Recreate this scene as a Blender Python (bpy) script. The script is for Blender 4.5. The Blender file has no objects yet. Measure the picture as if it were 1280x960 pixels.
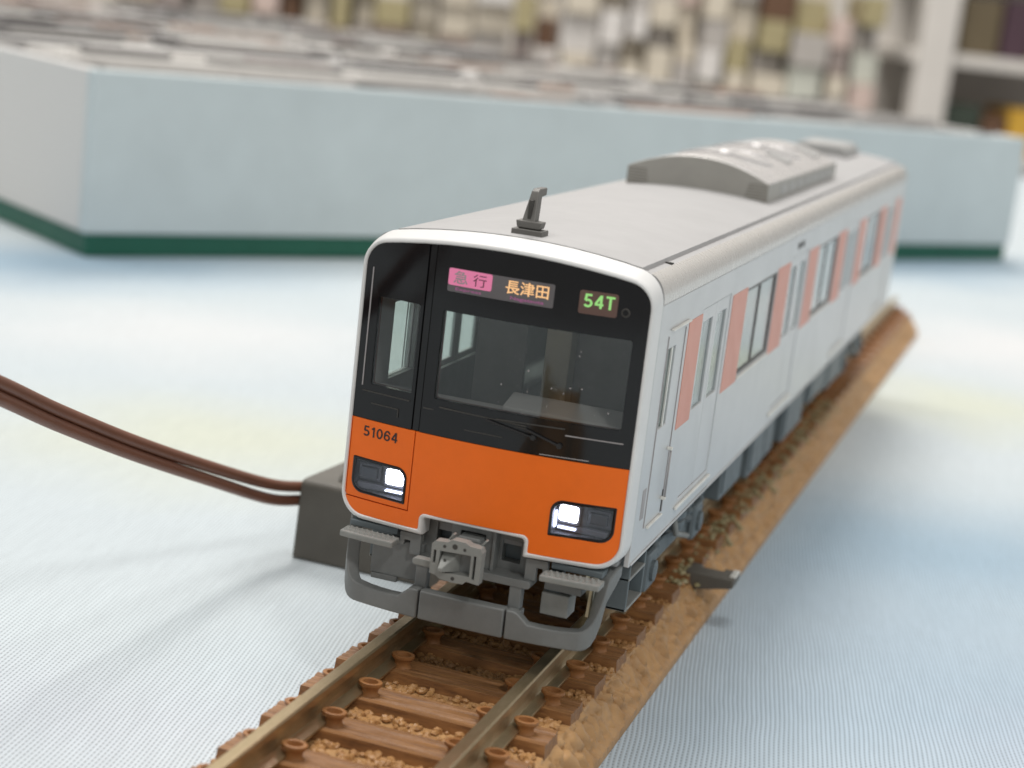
import bpy, bmesh, math, random
from mathutils import Vector, Matrix, noise
from mathutils.geometry import tessellate_polygon

# 1 Blender unit = 1 cm; every dimension below is written in millimetres (S converts)
S = 0.1
TABLE = -5.63          # table height under the rail head (rail head = 0)
rng = random.Random(11)
scene = bpy.context.scene
scene.unit_settings.system = 'METRIC'
scene.unit_settings.scale_length = 0.01
COL = scene.collection

# ------------------------------------------------------------------ camera
cam_data = bpy.data.cameras.new('camera')
cam = bpy.data.objects.new('camera', cam_data)
COL.objects.link(cam)
cam.location = (31.26 * S, -95.03 * S, 38.91 * S)
cam.rotation_euler = (math.radians(77.5986), math.radians(-6.5408), math.radians(18.9439))
cam_data.sensor_width = 36.0
cam_data.lens = 36.0 * 2160.7 / 1280.0
cam_data.clip_start = 0.05
cam_data.clip_end = 2000.0
cam_data.dof.use_dof = True
cam_data.dof.focus_distance = 109.0 * S
cam_data.dof.aperture_fstop = 0.50
cam_data.dof.aperture_blades = 0
scene.camera = cam

# ------------------------------------------------------------------ world and lamps (indoor, bright shop ceiling, one lamp added at the back)
world = bpy.data.worlds.new('World')
scene.world = world
world.use_nodes = True
wn = world.node_tree
bg = wn.nodes['Background']
bg.inputs['Color'].default_value = (1.0, 0.985, 0.96, 1)
bg.inputs['Strength'].default_value = 0.36

def area_lamp(name, loc, target, sx, sy, power, color):
    d = bpy.data.lights.new(name, 'AREA')
    d.shape = 'RECTANGLE'; d.size = sx * S; d.size_y = sy * S
    d.energy = power; d.color = color
    o = bpy.data.objects.new(name, d); COL.objects.link(o)
    o.location = Vector(loc) * S
    o.rotation_euler = (Vector(target) - Vector(loc)).to_track_quat('-Z', 'Y').to_euler()
    return o
area_lamp('ceiling_or_fill_lamp', (-260, 60, 1600), (0, 30, 0), 420, 1300, 165000, (1.0, 0.975, 0.94))
area_lamp('ceiling_or_fill_lamp', (760, -900, 1250), (0, 30, 0), 200, 200, 54000, (1.0, 0.975, 0.94))
area_lamp('ceiling_or_fill_lamp', (-420, 1350, 1500), (-420, 1750, 0), 420, 1300, 230000, (1.0, 0.955, 0.90))  # added unseen lamp that brightens the shelves and goods

scene.view_settings.view_transform = 'Standard'
scene.view_settings.look = 'None'
scene.view_settings.exposure = 0.28
scene.view_settings.gamma = 1.0
scene.view_settings.use_curve_mapping = False
scene.cycles.max_bounces = 8
scene.cycles.transparent_max_bounces = 16
scene.cycles.sample_clamp_indirect = 6.0
scene.cycles.use_denoising = True

# ------------------------------------------------------------------ materials
MATS = {}
def principled(name):
    m = bpy.data.materials.new(name); m.use_nodes = True
    n = m.node_tree.nodes; l = m.node_tree.links
    return m, n, l, n['Principled BSDF']

def mat(name, col, rough=0.5, metal=0.0, var=0.06, vscale=3.0, bump=0.0, bscale=60.0, spec=0.5, coat=0.0, col2=None, rvar=0.08, detail=6):
    m, n, l, b = principled(name)
    tc = n.new('ShaderNodeTexCoord')
    nz = n.new('ShaderNodeTexNoise'); nz.inputs['Scale'].default_value = vscale; nz.inputs['Detail'].default_value = detail
    nz.inputs['Roughness'].default_value = 0.65
    l.new(tc.outputs['Object'], nz.inputs['Vector'])
    mx = n.new('ShaderNodeMix'); mx.data_type = 'RGBA'
    c2 = col2 or tuple(max(0.0, c * (1 - 2.2 * var)) for c in col)
    c1 = col if col2 else tuple(min(1.0, c * (1 + var)) for c in col)
    mx.inputs['A'].default_value = (*c1, 1); mx.inputs['B'].default_value = (*c2, 1)
    mr = n.new('ShaderNodeMapRange'); mr.inputs['From Min'].default_value = 0.3; mr.inputs['From Max'].default_value = 0.7
    l.new(nz.outputs['Fac'], mr.inputs['Value']); l.new(mr.outputs['Result'], mx.inputs['Factor'])
    l.new(mx.outputs['Result'], b.inputs['Base Color'])
    rr = n.new('ShaderNodeMapRange'); rr.inputs['To Min'].default_value = max(0.02, rough - rvar); rr.inputs['To Max'].default_value = min(1, rough + rvar)
    nz2 = n.new('ShaderNodeTexNoise'); nz2.inputs['Scale'].default_value = vscale * 3.1; nz2.inputs['Detail'].default_value = 4
    l.new(tc.outputs['Object'], nz2.inputs['Vector']); l.new(nz2.outputs['Fac'], rr.inputs['Value'])
    l.new(rr.outputs['Result'], b.inputs['Roughness'])
    b.inputs['Metallic'].default_value = metal
    b.inputs['Specular IOR Level'].default_value = spec
    b.inputs['Coat Weight'].default_value = coat
    b.inputs['Coat Roughness'].default_value = 0.12
    if bump > 0:
        nb = n.new('ShaderNodeTexNoise'); nb.inputs['Scale'].default_value = bscale; nb.inputs['Detail'].default_value = 5
        l.new(tc.outputs['Object'], nb.inputs['Vector'])
        bp = n.new('ShaderNodeBump'); bp.inputs['Strength'].default_value = bump; bp.inputs['Distance'].default_value = 0.004
        l.new(nb.outputs['Fac'], bp.inputs['Height']); l.new(bp.outputs['Normal'], b.inputs['Normal'])
    MATS[name] = m
    return m

def emit(name, col, strength, base=None):
    m, n, l, b = principled(name)
    b.inputs['Base Color'].default_value = (*(base or col), 1)
    b.inputs['Emission Color'].default_value = (*col, 1)
    b.inputs['Emission Strength'].default_value = strength
    b.inputs['Roughness'].default_value = 0.35
    MATS[name] = m
    return m

def glass(name, tint, gloss_rough=0.03, ior=1.5, smear=0.0):
    m = bpy.data.materials.new(name); m.use_nodes = True
    n = m.node_tree.nodes; l = m.node_tree.links; n.clear()
    out = n.new('ShaderNodeOutputMaterial'); mix = n.new('ShaderNodeMixShader')
    tr = n.new('ShaderNodeBsdfTransparent'); tr.inputs['Color'].default_value = (*tint, 1)
    gl = n.new('ShaderNodeBsdfGlossy'); gl.inputs['Roughness'].default_value = gloss_rough
    gl.inputs['Color'].default_value = (0.95, 0.98, 1, 1)
    lw = n.new('ShaderNodeLayerWeight'); pw_ = n.new('ShaderNodeMath'); pw_.operation = 'POWER'; pw_.inputs[1].default_value = 5.0
    f0 = ((ior - 1) / (ior + 1)) ** 2
    ma = n.new('ShaderNodeMath'); ma.operation = 'MULTIPLY_ADD'; ma.inputs[1].default_value = 1 - f0; ma.inputs[2].default_value = f0
    l.new(lw.outputs['Facing'], pw_.inputs[0]); l.new(pw_.outputs['Value'], ma.inputs[0])
    l.new(ma.outputs['Value'], mix.inputs['Fac'])
    l.new(tr.outputs['BSDF'], mix.inputs[1]); l.new(gl.outputs['BSDF'], mix.inputs[2])
    l.new(mix.outputs['Shader'], out.inputs['Surface'])
    MATS[name] = m
    return m

mat('body_grey', (0.585, 0.595, 0.60), 0.36, 0.25, 0.025, 1.2, 0.05, 90)
mat('rim_white', (0.72, 0.72, 0.71), 0.38, 0.0, 0.03, 4.0, 0.04, 80)
mat('roof_grey', (0.405, 0.40, 0.40), 0.5, 0.0, 0.03, 2.0, 0.10, 120)
mat('shoulder_silver', (0.60, 0.58, 0.55), 0.28, 0.25, 0.02, 5.0, 0.03, 90)
mat('orange', (0.90, 0.162, 0.010), 0.42, 0.0, 0.03, 3.0, 0.10, 110, spec=0.3)
mat('maroon_gap', (0.05, 0.008, 0.003), 0.6)
mat('black_gloss', (0.006, 0.006, 0.007), 0.09, 0.0, 0.1, 4.0, 0.0, spec=0.36, rvar=0.03)
mat('black_matt', (0.012, 0.012, 0.013), 0.5)
mat('salmon', (0.70, 0.31, 0.235), 0.45, 0.0, 0.03, 2.0)
mat('interior_dark', (0.25, 0.253, 0.255), 0.6, 0.0, 0.1, 2.0)
mat('interior_beige', (0.45, 0.41, 0.33), 0.6, 0.0, 0.06, 2.0)
mat('interior_grey', (0.30, 0.305, 0.31), 0.45, 0.0, 0.05, 2.0)
mat('plastic_grey', (0.175, 0.182, 0.178), 0.50, 0.0, 0.07, 5.0, 0.15, 70)
mat('coupler_grey', (0.25, 0.255, 0.24), 0.52, 0.0, 0.07, 6.0, 0.15, 80)
mat('underframe_grey', (0.12, 0.145, 0.155), 0.52, 0.0, 0.08, 3.0, 0.12, 60)
mat('antenna_grey', (0.14, 0.135, 0.125), 0.5, 0.0, 0.05, 5.0, 0.1, 80)
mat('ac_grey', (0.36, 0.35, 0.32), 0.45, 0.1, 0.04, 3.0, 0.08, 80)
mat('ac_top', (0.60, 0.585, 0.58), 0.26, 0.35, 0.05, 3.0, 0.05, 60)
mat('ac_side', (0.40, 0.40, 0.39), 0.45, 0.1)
mat('slot_dark', (0.05, 0.047, 0.042), 0.7)
mat('louvre_grey', (0.17, 0.16, 0.135), 0.7)
mat('plate_grey', (0.36, 0.34, 0.34), 0.5)
mat('handrail', (0.78, 0.77, 0.72), 0.3, 0.3)
mat('seam_dark', (0.06, 0.058, 0.055), 0.6)
mat('lamp_housing', (0.10, 0.10, 0.105), 0.3, 0.0, 0.1, 8.0)
mat('lamp_dark', (0.035, 0.036, 0.038), 0.25)
mat('sign_grey', (0.13, 0.12, 0.125), 0.4)
mat('sign_brown', (0.13, 0.07, 0.055), 0.4)
mat('print_black', (0.018, 0.012, 0.01), 0.5)
mat('wheel_steel', (0.42, 0.36, 0.24), 0.32, 0.9, 0.15, 12.0)
mat('feeder_grey', (0.12, 0.11, 0.092), 0.55, 0.0, 0.10, 1.2, 0.3, 35)
mat('wire_brown', (0.175, 0.072, 0.042), 0.45, 0.0, 0.08, 2.0, 0.04, 40)
mat('contact_dark', (0.055, 0.05, 0.045), 0.4, 0.2, 0.1, 6.0)
emit('lamp_lit', (0.90, 0.93, 1.0), 9.0)
emit('lamp_glow', (0.75, 0.80, 1.0), 2.6)
emit('sign_pink', (0.80, 0.22, 0.40), 0.16)
emit('sign_amber', (0.95, 0.55, 0.26), 0.35)
emit('sign_green', (0.30, 0.66, 0.20), 0.30)
emit('sign_purple', (0.36, 0.12, 0.26), 0.15)
glass('windscreen_glass', (0.94, 0.94, 0.925), 0.02, 1.40)
glass('window_glass', (0.76, 0.83, 0.81), 0.04, 1.42)
glass('lens_clear', (0.92, 0.93, 0.97), 0.03, 1.4)

# plastic track: brown with darker grain lines on the sleepers
def wood_plastic(name, c1, c2, stretch):
    m, n, l, b = principled(name)
    g = n.new('ShaderNodeNewGeometry')
    mp = n.new('ShaderNodeMapping'); mp.inputs['Scale'].default_value = stretch
    l.new(g.outputs['Position'], mp.inputs['Vector'])
    nz = n.new('ShaderNodeTexNoise'); nz.inputs['Scale'].default_value = 6.0; nz.inputs['Detail'].default_value = 7; nz.inputs['Roughness'].default_value = 0.7
    l.new(mp.outputs['Vector'], nz.inputs['Vector'])
    rp = n.new('ShaderNodeValToRGB'); rp.color_ramp.elements[0].position = 0.34; rp.color_ramp.elements[1].position = 0.62
    rp.color_ramp.elements[0].color = (*c2, 1); rp.color_ramp.elements[1].color = (*c1, 1)
    l.new(nz.outputs['Fac'], rp.inputs['Fac']); l.new(rp.outputs['Color'], b.inputs['Base Color'])
    bp = n.new('ShaderNodeBump'); bp.inputs['Strength'].default_value = 0.6; bp.inputs['Distance'].default_value = 0.008
    l.new(nz.outputs['Fac'], bp.inputs['Height']); l.new(bp.outputs['Normal'], b.inputs['Normal'])
    b.inputs['Roughness'].default_value = 0.42
    MATS[name] = m
wood_plastic('sleeper_brown', (0.36, 0.175, 0.064), (0.145, 0.066, 0.028), (0.5, 22.0, 2.5))
wood_plastic('bed_brown_plain', (0.46, 0.245, 0.095), (0.36, 0.175, 0.062), (1.2, 1.2, 1.2))
wood_plastic('fastener_brown', (0.36, 0.165, 0.058), (0.26, 0.115, 0.042), (1.0, 1.0, 1.0))
wood_plastic('stone_tan', (0.46, 0.25, 0.095), (0.31, 0.15, 0.054), (1.5, 1.5, 1.5))
wood_plastic('turf_grey', (0.42, 0.36, 0.20), (0.22, 0.19, 0.09), (2.5, 2.5, 2.5))

def bed_material():
    m, n, l, b = principled('bed_brown')
    g = n.new('ShaderNodeNewGeometry')
    mp = n.new('ShaderNodeMapping'); mp.inputs['Scale'].default_value = (1.0, 1.0, 0.55); mp.inputs['Rotation'].default_value = (0.35, 0, 0)
    l.new(g.outputs['Position'], mp.inputs['Vector'])
    wn_ = n.new('ShaderNodeTexNoise'); wn_.inputs['Scale'].default_value = 9; l.new(mp.outputs['Vector'], wn_.inputs['Vector'])
    mv = n.new('ShaderNodeMix'); mv.data_type = 'VECTOR'; mv.inputs['Factor'].default_value = 0.06
    l.new(mp.outputs['Vector'], mv.inputs['A']); l.new(wn_.outputs['Color'], mv.inputs['B'])
    vo = n.new('ShaderNodeTexVoronoi'); vo.feature = 'SMOOTH_F1'; vo.inputs['Scale'].default_value = 24.0; vo.inputs['Smoothness'].default_value = 0.25
    l.new(mv.outputs['Result'], vo.inputs['Vector'])
    nz = n.new('ShaderNodeTexNoise'); nz.inputs['Scale'].default_value = 5; nz.inputs['Detail'].default_value = 6; l.new(g.outputs['Position'], nz.inputs['Vector'])
    rp = n.new('ShaderNodeValToRGB'); rp.color_ramp.elements[0].position = 0.3; rp.color_ramp.elements[1].position = 0.7
    rp.color_ramp.elements[0].color = (0.38, 0.21, 0.085, 1); rp.color_ramp.elements[1].color = (0.50, 0.295, 0.130, 1)
    l.new(nz.outputs['Fac'], rp.inputs['Fac']); l.new(rp.outputs['Color'], b.inputs['Base Color'])
    bp = n.new('ShaderNodeBump'); bp.invert = True; bp.inputs['Strength'].default_value = 0.35; bp.inputs['Distance'].default_value = 0.012
    l.new(vo.outputs['Distance'], bp.inputs['Height']); l.new(bp.outputs['Normal'], b.inputs['Normal'])
    b.inputs['Roughness'].default_value = 0.45
    MATS['bed_brown'] = m
bed_material()

def rail_metal():
    m, n, l, b = principled('rail_metal')
    g = n.new('ShaderNodeNewGeometry')
    mp = n.new('ShaderNodeMapping'); mp.inputs['Scale'].default_value = (5.0, 1.6, 5.0)
    l.new(g.outputs['Position'], mp.inputs['Vector'])
    nz = n.new('ShaderNodeTexNoise'); nz.inputs['Scale'].default_value = 3.0; nz.inputs['Detail'].default_value = 8; nz.inputs['Roughness'].default_value = 0.75
    l.new(mp.outputs['Vector'], nz.inputs['Vector'])
    rp = n.new('ShaderNodeValToRGB')
    rp.color_ramp.elements[0].position = 0.25; rp.color_ramp.elements[0].color = (0.36, 0.28, 0.16, 1)
    rp.color_ramp.elements[1].position = 0.75; rp.color_ramp.elements[1].color = (0.58, 0.46, 0.29, 1)
    l.new(nz.outputs['Fac'], rp.inputs['Fac']); l.new(rp.outputs['Color'], b.inputs['Base Color'])
    rr = n.new('ShaderNodeMapRange'); rr.inputs['To Min'].default_value = 0.42; rr.inputs['To Max'].default_value = 0.24
    l.new(nz.outputs['Fac'], rr.inputs['Value']); l.new(rr.outputs['Result'], b.inputs['Roughness'])
    b.inputs['Metallic'].default_value = 0.85
    nb = n.new('ShaderNodeTexNoise'); nb.inputs['Scale'].default_value = 40; l.new(g.outputs['Position'], nb.inputs['Vector'])
    bp = n.new('ShaderNodeBump'); bp.inputs['Strength'].default_value = 0.25; bp.inputs['Distance'].default_value = 0.004
    l.new(nb.outputs['Fac'], bp.inputs['Height']); l.new(bp.outputs['Normal'], b.inputs['Normal'])
    MATS['rail_metal'] = m
rail_metal()

def cloth_material():
    m, n, l, b = principled('cloth')
    g = n.new('ShaderNodeNewGeometry')
    # soft pastel clouds of colour on the cloth
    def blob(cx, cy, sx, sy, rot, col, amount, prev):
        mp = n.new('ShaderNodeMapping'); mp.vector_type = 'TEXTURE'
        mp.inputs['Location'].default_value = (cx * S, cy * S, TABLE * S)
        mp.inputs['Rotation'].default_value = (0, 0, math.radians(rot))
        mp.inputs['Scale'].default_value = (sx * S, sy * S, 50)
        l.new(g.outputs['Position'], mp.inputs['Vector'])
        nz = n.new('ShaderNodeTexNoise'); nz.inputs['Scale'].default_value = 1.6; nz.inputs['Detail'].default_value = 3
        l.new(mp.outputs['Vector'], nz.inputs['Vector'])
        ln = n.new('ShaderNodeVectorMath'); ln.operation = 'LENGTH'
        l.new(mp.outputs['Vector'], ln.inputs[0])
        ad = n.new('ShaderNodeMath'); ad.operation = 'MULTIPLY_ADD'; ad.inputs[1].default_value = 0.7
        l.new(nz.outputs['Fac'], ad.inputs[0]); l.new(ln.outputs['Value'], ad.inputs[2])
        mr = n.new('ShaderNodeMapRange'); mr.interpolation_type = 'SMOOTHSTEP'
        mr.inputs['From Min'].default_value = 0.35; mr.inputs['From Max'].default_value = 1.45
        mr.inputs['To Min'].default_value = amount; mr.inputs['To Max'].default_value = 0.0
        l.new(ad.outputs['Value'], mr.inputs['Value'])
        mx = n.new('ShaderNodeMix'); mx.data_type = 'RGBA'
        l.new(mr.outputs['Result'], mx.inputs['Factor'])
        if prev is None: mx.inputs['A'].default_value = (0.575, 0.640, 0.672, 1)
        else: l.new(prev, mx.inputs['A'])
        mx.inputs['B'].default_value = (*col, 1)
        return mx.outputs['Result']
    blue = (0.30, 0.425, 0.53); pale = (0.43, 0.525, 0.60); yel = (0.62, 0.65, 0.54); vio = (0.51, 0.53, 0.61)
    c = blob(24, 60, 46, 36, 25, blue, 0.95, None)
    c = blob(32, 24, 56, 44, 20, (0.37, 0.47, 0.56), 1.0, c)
    c = blob(-22, -12, 26, 16, 20, vio, 0.35, c)
    c = blob(46, 20, 22, 16, 20, vio, 0.8, c)
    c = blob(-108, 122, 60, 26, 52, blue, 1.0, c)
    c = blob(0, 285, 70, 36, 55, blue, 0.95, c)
    c = blob(-44, 52, 34, 24, 30, yel, 0.9, c)
    c = blob(22, 135, 26, 26, 20, yel, 0.9, c)
    c = blob(-70, 95, 40, 26, 40, (0.71, 0.725, 0.735), 0.8, c)
    c = blob(28, 190, 40, 40, 20, (0.74, 0.74, 0.745), 0.8, c)
    # weave: ribs along the cloth with a small dark stitch between threads
    mp = n.new('ShaderNodeMapping'); mp.inputs['Rotation'].default_value = (0, 0, math.radians(-11))
    l.new(g.outputs['Position'], mp.inputs['Vector'])
    wob = n.new('ShaderNodeTexNoise'); wob.inputs['Scale'].default_value = 0.5; wob.inputs['Detail'].default_value = 2
    l.new(g.outputs['Position'], wob.inputs['Vector'])
    sx = n.new('ShaderNodeSeparateXYZ'); l.new(mp.outputs['Vector'], sx.inputs['Vector'])
    def M(op, a, b_=None, c_=None):
        q = n.new('ShaderNodeMath'); q.operation = op
        for i, v in enumerate((a, b_, c_)):
            if v is None: continue
            if isinstance(v, (int, float)): q.inputs[i].default_value = v
            else: l.new(v, q.inputs[i])
        return q.outputs['Value']
    U = M('MULTIPLY_ADD', wob.outputs['Fac'], 0.12, sx.outputs['X'])
    u = M('DIVIDE', U, 0.031); v = M('DIVIDE', sx.outputs['Y'], 0.044)
    row = M('FLOOR', u)
    rib = M('SINE', M('MULTIPLY', u, 2 * math.pi))
    ph = M('MULTIPLY', row, 0.382)
    st = M('SINE', M('MULTIPLY', M('ADD', v, ph), 2 * math.pi))
    h = M('ADD', M('MULTIPLY', rib, 0.62), M('MULTIPLY', M('MULTIPLY', st, M('MAXIMUM', M('MULTIPLY', rib, -1.0), 0.0)), 0.45))
    dark = n.new('ShaderNodeMapRange'); dark.inputs['From Min'].default_value = -0.95; dark.inputs['From Max'].default_value = 0.15
    dark.inputs['To Min'].default_value = 0.56; dark.inputs['To Max'].default_value = 1.0
    l.new(h, dark.inputs['Value'])
    thr = n.new('ShaderNodeTexNoise'); thr.inputs['Scale'].default_value = 1.0; thr.inputs['Detail'].default_value = 3
    tmp = n.new('ShaderNodeMapping'); tmp.inputs['Scale'].default_value = (26.0, 3.0, 1.0); l.new(mp.outputs['Vector'], tmp.inputs['Vector']); l.new(tmp.outputs['Vector'], thr.inputs['Vector'])
    tr_ = n.new('ShaderNodeMapRange'); tr_.inputs['From Min'].default_value = 0.25; tr_.inputs['From Max'].default_value = 0.75; tr_.inputs['To Min'].default_value = 0.94; tr_.inputs['To Max'].default_value = 1.03
    l.new(thr.outputs['Fac'], tr_.inputs['Value'])
    dk = M('MULTIPLY', dark.outputs['Result'], tr_.outputs['Result'])
    mul = n.new('ShaderNodeMix'); mul.data_type = 'RGBA'; mul.blend_type = 'MULTIPLY'; mul.inputs['Factor'].default_value = 1.0
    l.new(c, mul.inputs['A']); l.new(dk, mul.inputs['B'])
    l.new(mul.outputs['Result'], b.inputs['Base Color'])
    b.inputs['Roughness'].default_value = 0.62
    b.inputs['Specular IOR Level'].default_value = 0.35
    b.inputs['Sheen Weight'].default_value = 0.15
    bp = n.new('ShaderNodeBump'); bp.inputs['Strength'].default_value = 0.45; bp.inputs['Distance'].default_value = 0.006
    l.new(h, bp.inputs['Height'])
    l.new(bp.outputs['Normal'], b.inputs['Normal'])
    MATS['cloth'] = m
cloth_material()

# ------------------------------------------------------------------ mesh helpers
W = {}
def link(o, parent=None, world=None):
    COL.objects.link(o)
    w = world if world is not None else Matrix.Translation(o.location)
    if parent is not None:
        o.parent = parent
        o.matrix_parent_inverse = W[parent.name].inverted()
    W[o.name] = w
    return o

def empty(name, loc, label, cat, group=None):
    o = bpy.data.objects.new(name, None)
    o.location = Vector(loc) * S; o.empty_display_size = 0.2
    link(o)
    return tag(o, label, cat, group)

def tag(o, label=None, cat=None, group=None, kind=None):
    if label: o['label'] = label
    if cat: o['category'] = cat
    if group: o['group'] = group
    if kind: o['kind'] = kind
    return o

class MB:
    def __init__(self): self.v = []; self.f = []
    def add(self, vs, fs):
        k = len(self.v); self.v += [tuple(p) for p in vs]; self.f += [tuple(i + k for i in q) for q in fs]; return self
    def box(self, x0, x1, y0, y1, z0, z1):
        vs = [(x, y, z) for x in (x0, x1) for y in (y0, y1) for z in (z0, z1)]
        return self.add(vs, [(0, 1, 3, 2), (4, 6, 7, 5), (0, 4, 5, 1), (2, 3, 7, 6), (0, 2, 6, 4), (1, 5, 7, 3)])
    def prism(self, poly, f0, f1):
        n = len(poly)
        vs = [f0(*p) for p in poly] + [f1(*p) for p in poly]
        fs = [tuple(range(n))[::-1], tuple(range(n, 2 * n))] + [(i, (i + 1) % n, n + (i + 1) % n, n + i) for i in range(n)]
        return self.add(vs, fs)
    def lathe(self, prof, c, axis='z', seg=16, sx=1.0, sy=1.0):
        vs = []; fs = []
        for r, h in prof:
            for k in range(seg):
                a = 2 * math.pi * k / seg
                p = (r * math.cos(a) * sx, r * math.sin(a) * sy, h)
                if axis == 'x': p = (p[2], p[0], p[1])
                if axis == 'y': p = (p[0], p[2], p[1])
                vs.append((c[0] + p[0], c[1] + p[1], c[2] + p[2]))
        m = len(prof)
        for i in range(m - 1):
            for k in range(seg):
                k2 = (k + 1) % seg
                fs.append((i * seg + k, i * seg + k2, (i + 1) * seg + k2, (i + 1) * seg + k))
        fs.append(tuple(range(seg))[::-1]); fs.append(tuple((m - 1) * seg + k for k in range(seg)))
        return self.add(vs, fs)
    def tube(self, pts, r, seg=12):
        pts = [Vector(p) for p in pts]; vs = []; fs = []; up = Vector((0, 0, 1)); n = len(pts)
        for i, p in enumerate(pts):
            t = (pts[min(i + 1, n - 1)] - pts[max(i - 1, 0)]).normalized()
            a = t.cross(up)
            if a.length < 1e-4: a = Vector((1, 0, 0))
            a.normalize(); b = a.cross(t)
            for k in range(seg):
                g = 2 * math.pi * k / seg
                vs.append(p + a * (r * math.cos(g)) + b * (r * math.sin(g)))
        for i in range(n - 1):
            for k in range(seg):
                k2 = (k + 1) % seg
                fs.append((i * seg + k, i * seg + k2, (i + 1) * seg + k2, (i + 1) * seg + k))
        fs.append(tuple(range(seg))[::-1]); fs.append(tuple((n - 1) * seg + k for k in range(seg)))
        return self.add(vs, fs)
    def mesh(self, name, mats, smooth=False, fmat=None, centre=True):
        xs = list(zip(*self.v))
        c = Vector([(min(a) + max(a)) / 2 for a in xs]) if centre else Vector((0, 0, 0))
        me = bpy.data.meshes.new(name)
        me.from_pydata([((Vector(p) - c) * S)[:] for p in self.v], [], self.f)
        for mm in (mats if isinstance(mats, (list, tuple)) else [mats]): me.materials.append(MATS[mm])
        bm = bmesh.new(); bm.from_mesh(me)
        bmesh.ops.recalc_face_normals(bm, faces=bm.faces)
        bm.to_mesh(me); bm.free()
        if fmat:
            for i, p in enumerate(me.polygons): p.material_index = fmat[i] if isinstance(fmat, list) else fmat(p)
        if smooth:
            me.polygons.foreach_set('use_smooth', [True] * len(me.polygons))
        me.update()
        return me, c
    def build(self, name, mats, parent=None, bevel=0.0, smooth=False, auto=None, fmat=None, seg=2):
        me, c = self.mesh(name, mats, smooth or auto is not None, fmat)
        o = bpy.data.objects.new(name, me); o.location = c * S
        link(o, parent)
        if bevel > 0:
            b = o.modifiers.new('bevel', 'BEVEL'); b.width = bevel * S; b.segments = seg; b.limit_method = 'ANGLE'; b.angle_limit = math.radians(35); b.harden_normals = False
        if auto is not None:
            me.set_sharp_from_angle(angle=math.radians(auto))
        return o

def copy_at(src, offset, parent=None):
    o = src.copy()
    o.location = src.location + Vector(offset) * S
    COL.objects.link(o)
    w = Matrix.Translation(o.location)
    o.parent = parent
    if parent is not None: o.matrix_parent_inverse = W[parent.name].inverted()
    W[o.name] = w
    return o

def rpoly(corners, seg=6):
    out = []; n = len(corners)
    for i in range(n):
        x, z, r = corners[i]
        p = Vector((x, z)); a = Vector(corners[i - 1][:2]); b = Vector(corners[(i + 1) % n][:2])
        if r <= 0: out.append((x, z)); continue
        d1 = (a - p).normalized(); d2 = (b - p).normalized()
        ang = d1.angle(d2); t = min(r / math.tan(ang / 2), (a - p).length * 0.95, (b - p).length * 0.95); r = t * math.tan(ang / 2)
        c = p + (d1 + d2).normalized() * (r / math.sin(ang / 2))
        s = p + d1 * t - c; e = p + d2 * t - c
        a0 = math.atan2(s.y, s.x); a1 = math.atan2(e.y, e.x)
        while a1 - a0 > math.pi: a1 -= 2 * math.pi
        while a1 - a0 < -math.pi: a1 += 2 * math.pi
        for k in range(seg + 1):
            g = a0 + (a1 - a0) * k / seg
            out.append((c.x + r * math.cos(g), c.y + r * math.sin(g)))
    return out

def sheet(loops, cuts=(), clips=()):
    """flat mesh (x, z) of a polygon with holes, cut at the x in cuts and clipped by half planes (px, pz, nx, nz): kept where n.(p) < 0"""
    pts = [p for lp in loops for p in lp]
    tris = tessellate_polygon([[Vector((p[0], p[1], 0)) for p in lp] for lp in loops])
    bm = bmesh.new()
    vs = [bm.verts.new((p[0], p[1], 0)) for p in pts]
    for t in tris:
        try: bm.faces.new([vs[i] for i in t])
        except ValueError: pass
    def cut(px, pz, nx, nz, clear):
        bmesh.ops.bisect_plane(bm, geom=bm.verts[:] + bm.edges[:] + bm.faces[:], dist=1e-5, plane_co=(px, pz, 0), plane_no=(nx, nz, 0), clear_outer=clear)
    for c in clips: cut(*c, True)
    for x in cuts: cut(x, 0, 1, 0, False)
    loose = [v for v in bm.verts if not v.link_faces]
    bmesh.ops.delete(bm, geom=loose, context='VERTS')
    bm.verts.index_update()
    out = ([(v.co.x, v.co.y) for v in bm.verts], [tuple(v.index for v in f.verts) for f in bm.faces])
    bm.free()
    return out

def slab(mb, sh, f0, f1):
    vs, fs = sh; n = len(vs); cnt = {}
    for f in fs:
        for i in range(len(f)):
            e = (f[i], f[(i + 1) % len(f)]); k = tuple(sorted(e)); cnt[k] = cnt.get(k, 0) + 1
    out = [f for f in fs] + [tuple(i + n for i in reversed(f)) for f in fs]
    for f in fs:
        for i in range(len(f)):
            a, b = f[i], f[(i + 1) % len(f)]
            if cnt[tuple(sorted((a, b)))] == 1: out.append((a, b, b + n, a + n))
    return mb.add([f0(*p) for p in vs] + [f1(*p) for p in vs], out)

def grid_sheet(u0, u1, v0, v1, holes, extra=()):
    us = sorted({u0, u1, *[h[0] for h in holes], *[h[1] for h in holes], *extra}); vs_ = sorted({v0, v1, *[h[2] for h in holes], *[h[3] for h in holes]})
    vs = [(u, v) for u in us for v in vs_]; m = len(vs_); fs = []
    for i in range(len(us) - 1):
        for j in range(m - 1):
            cu = (us[i] + us[i + 1]) / 2; cv = (vs_[j] + vs_[j + 1]) / 2
            if any(h[0] < cu < h[1] and h[2] < cv < h[3] for h in holes): continue
            fs.append((i * m + j, (i + 1) * m + j, (i + 1) * m + j + 1, i * m + j + 1))
    used = sorted({i for f in fs for i in f}); mp = {u: k for k, u in enumerate(used)}
    return [vs[i] for i in used], [tuple(mp[i] for i in f) for f in fs]

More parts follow.
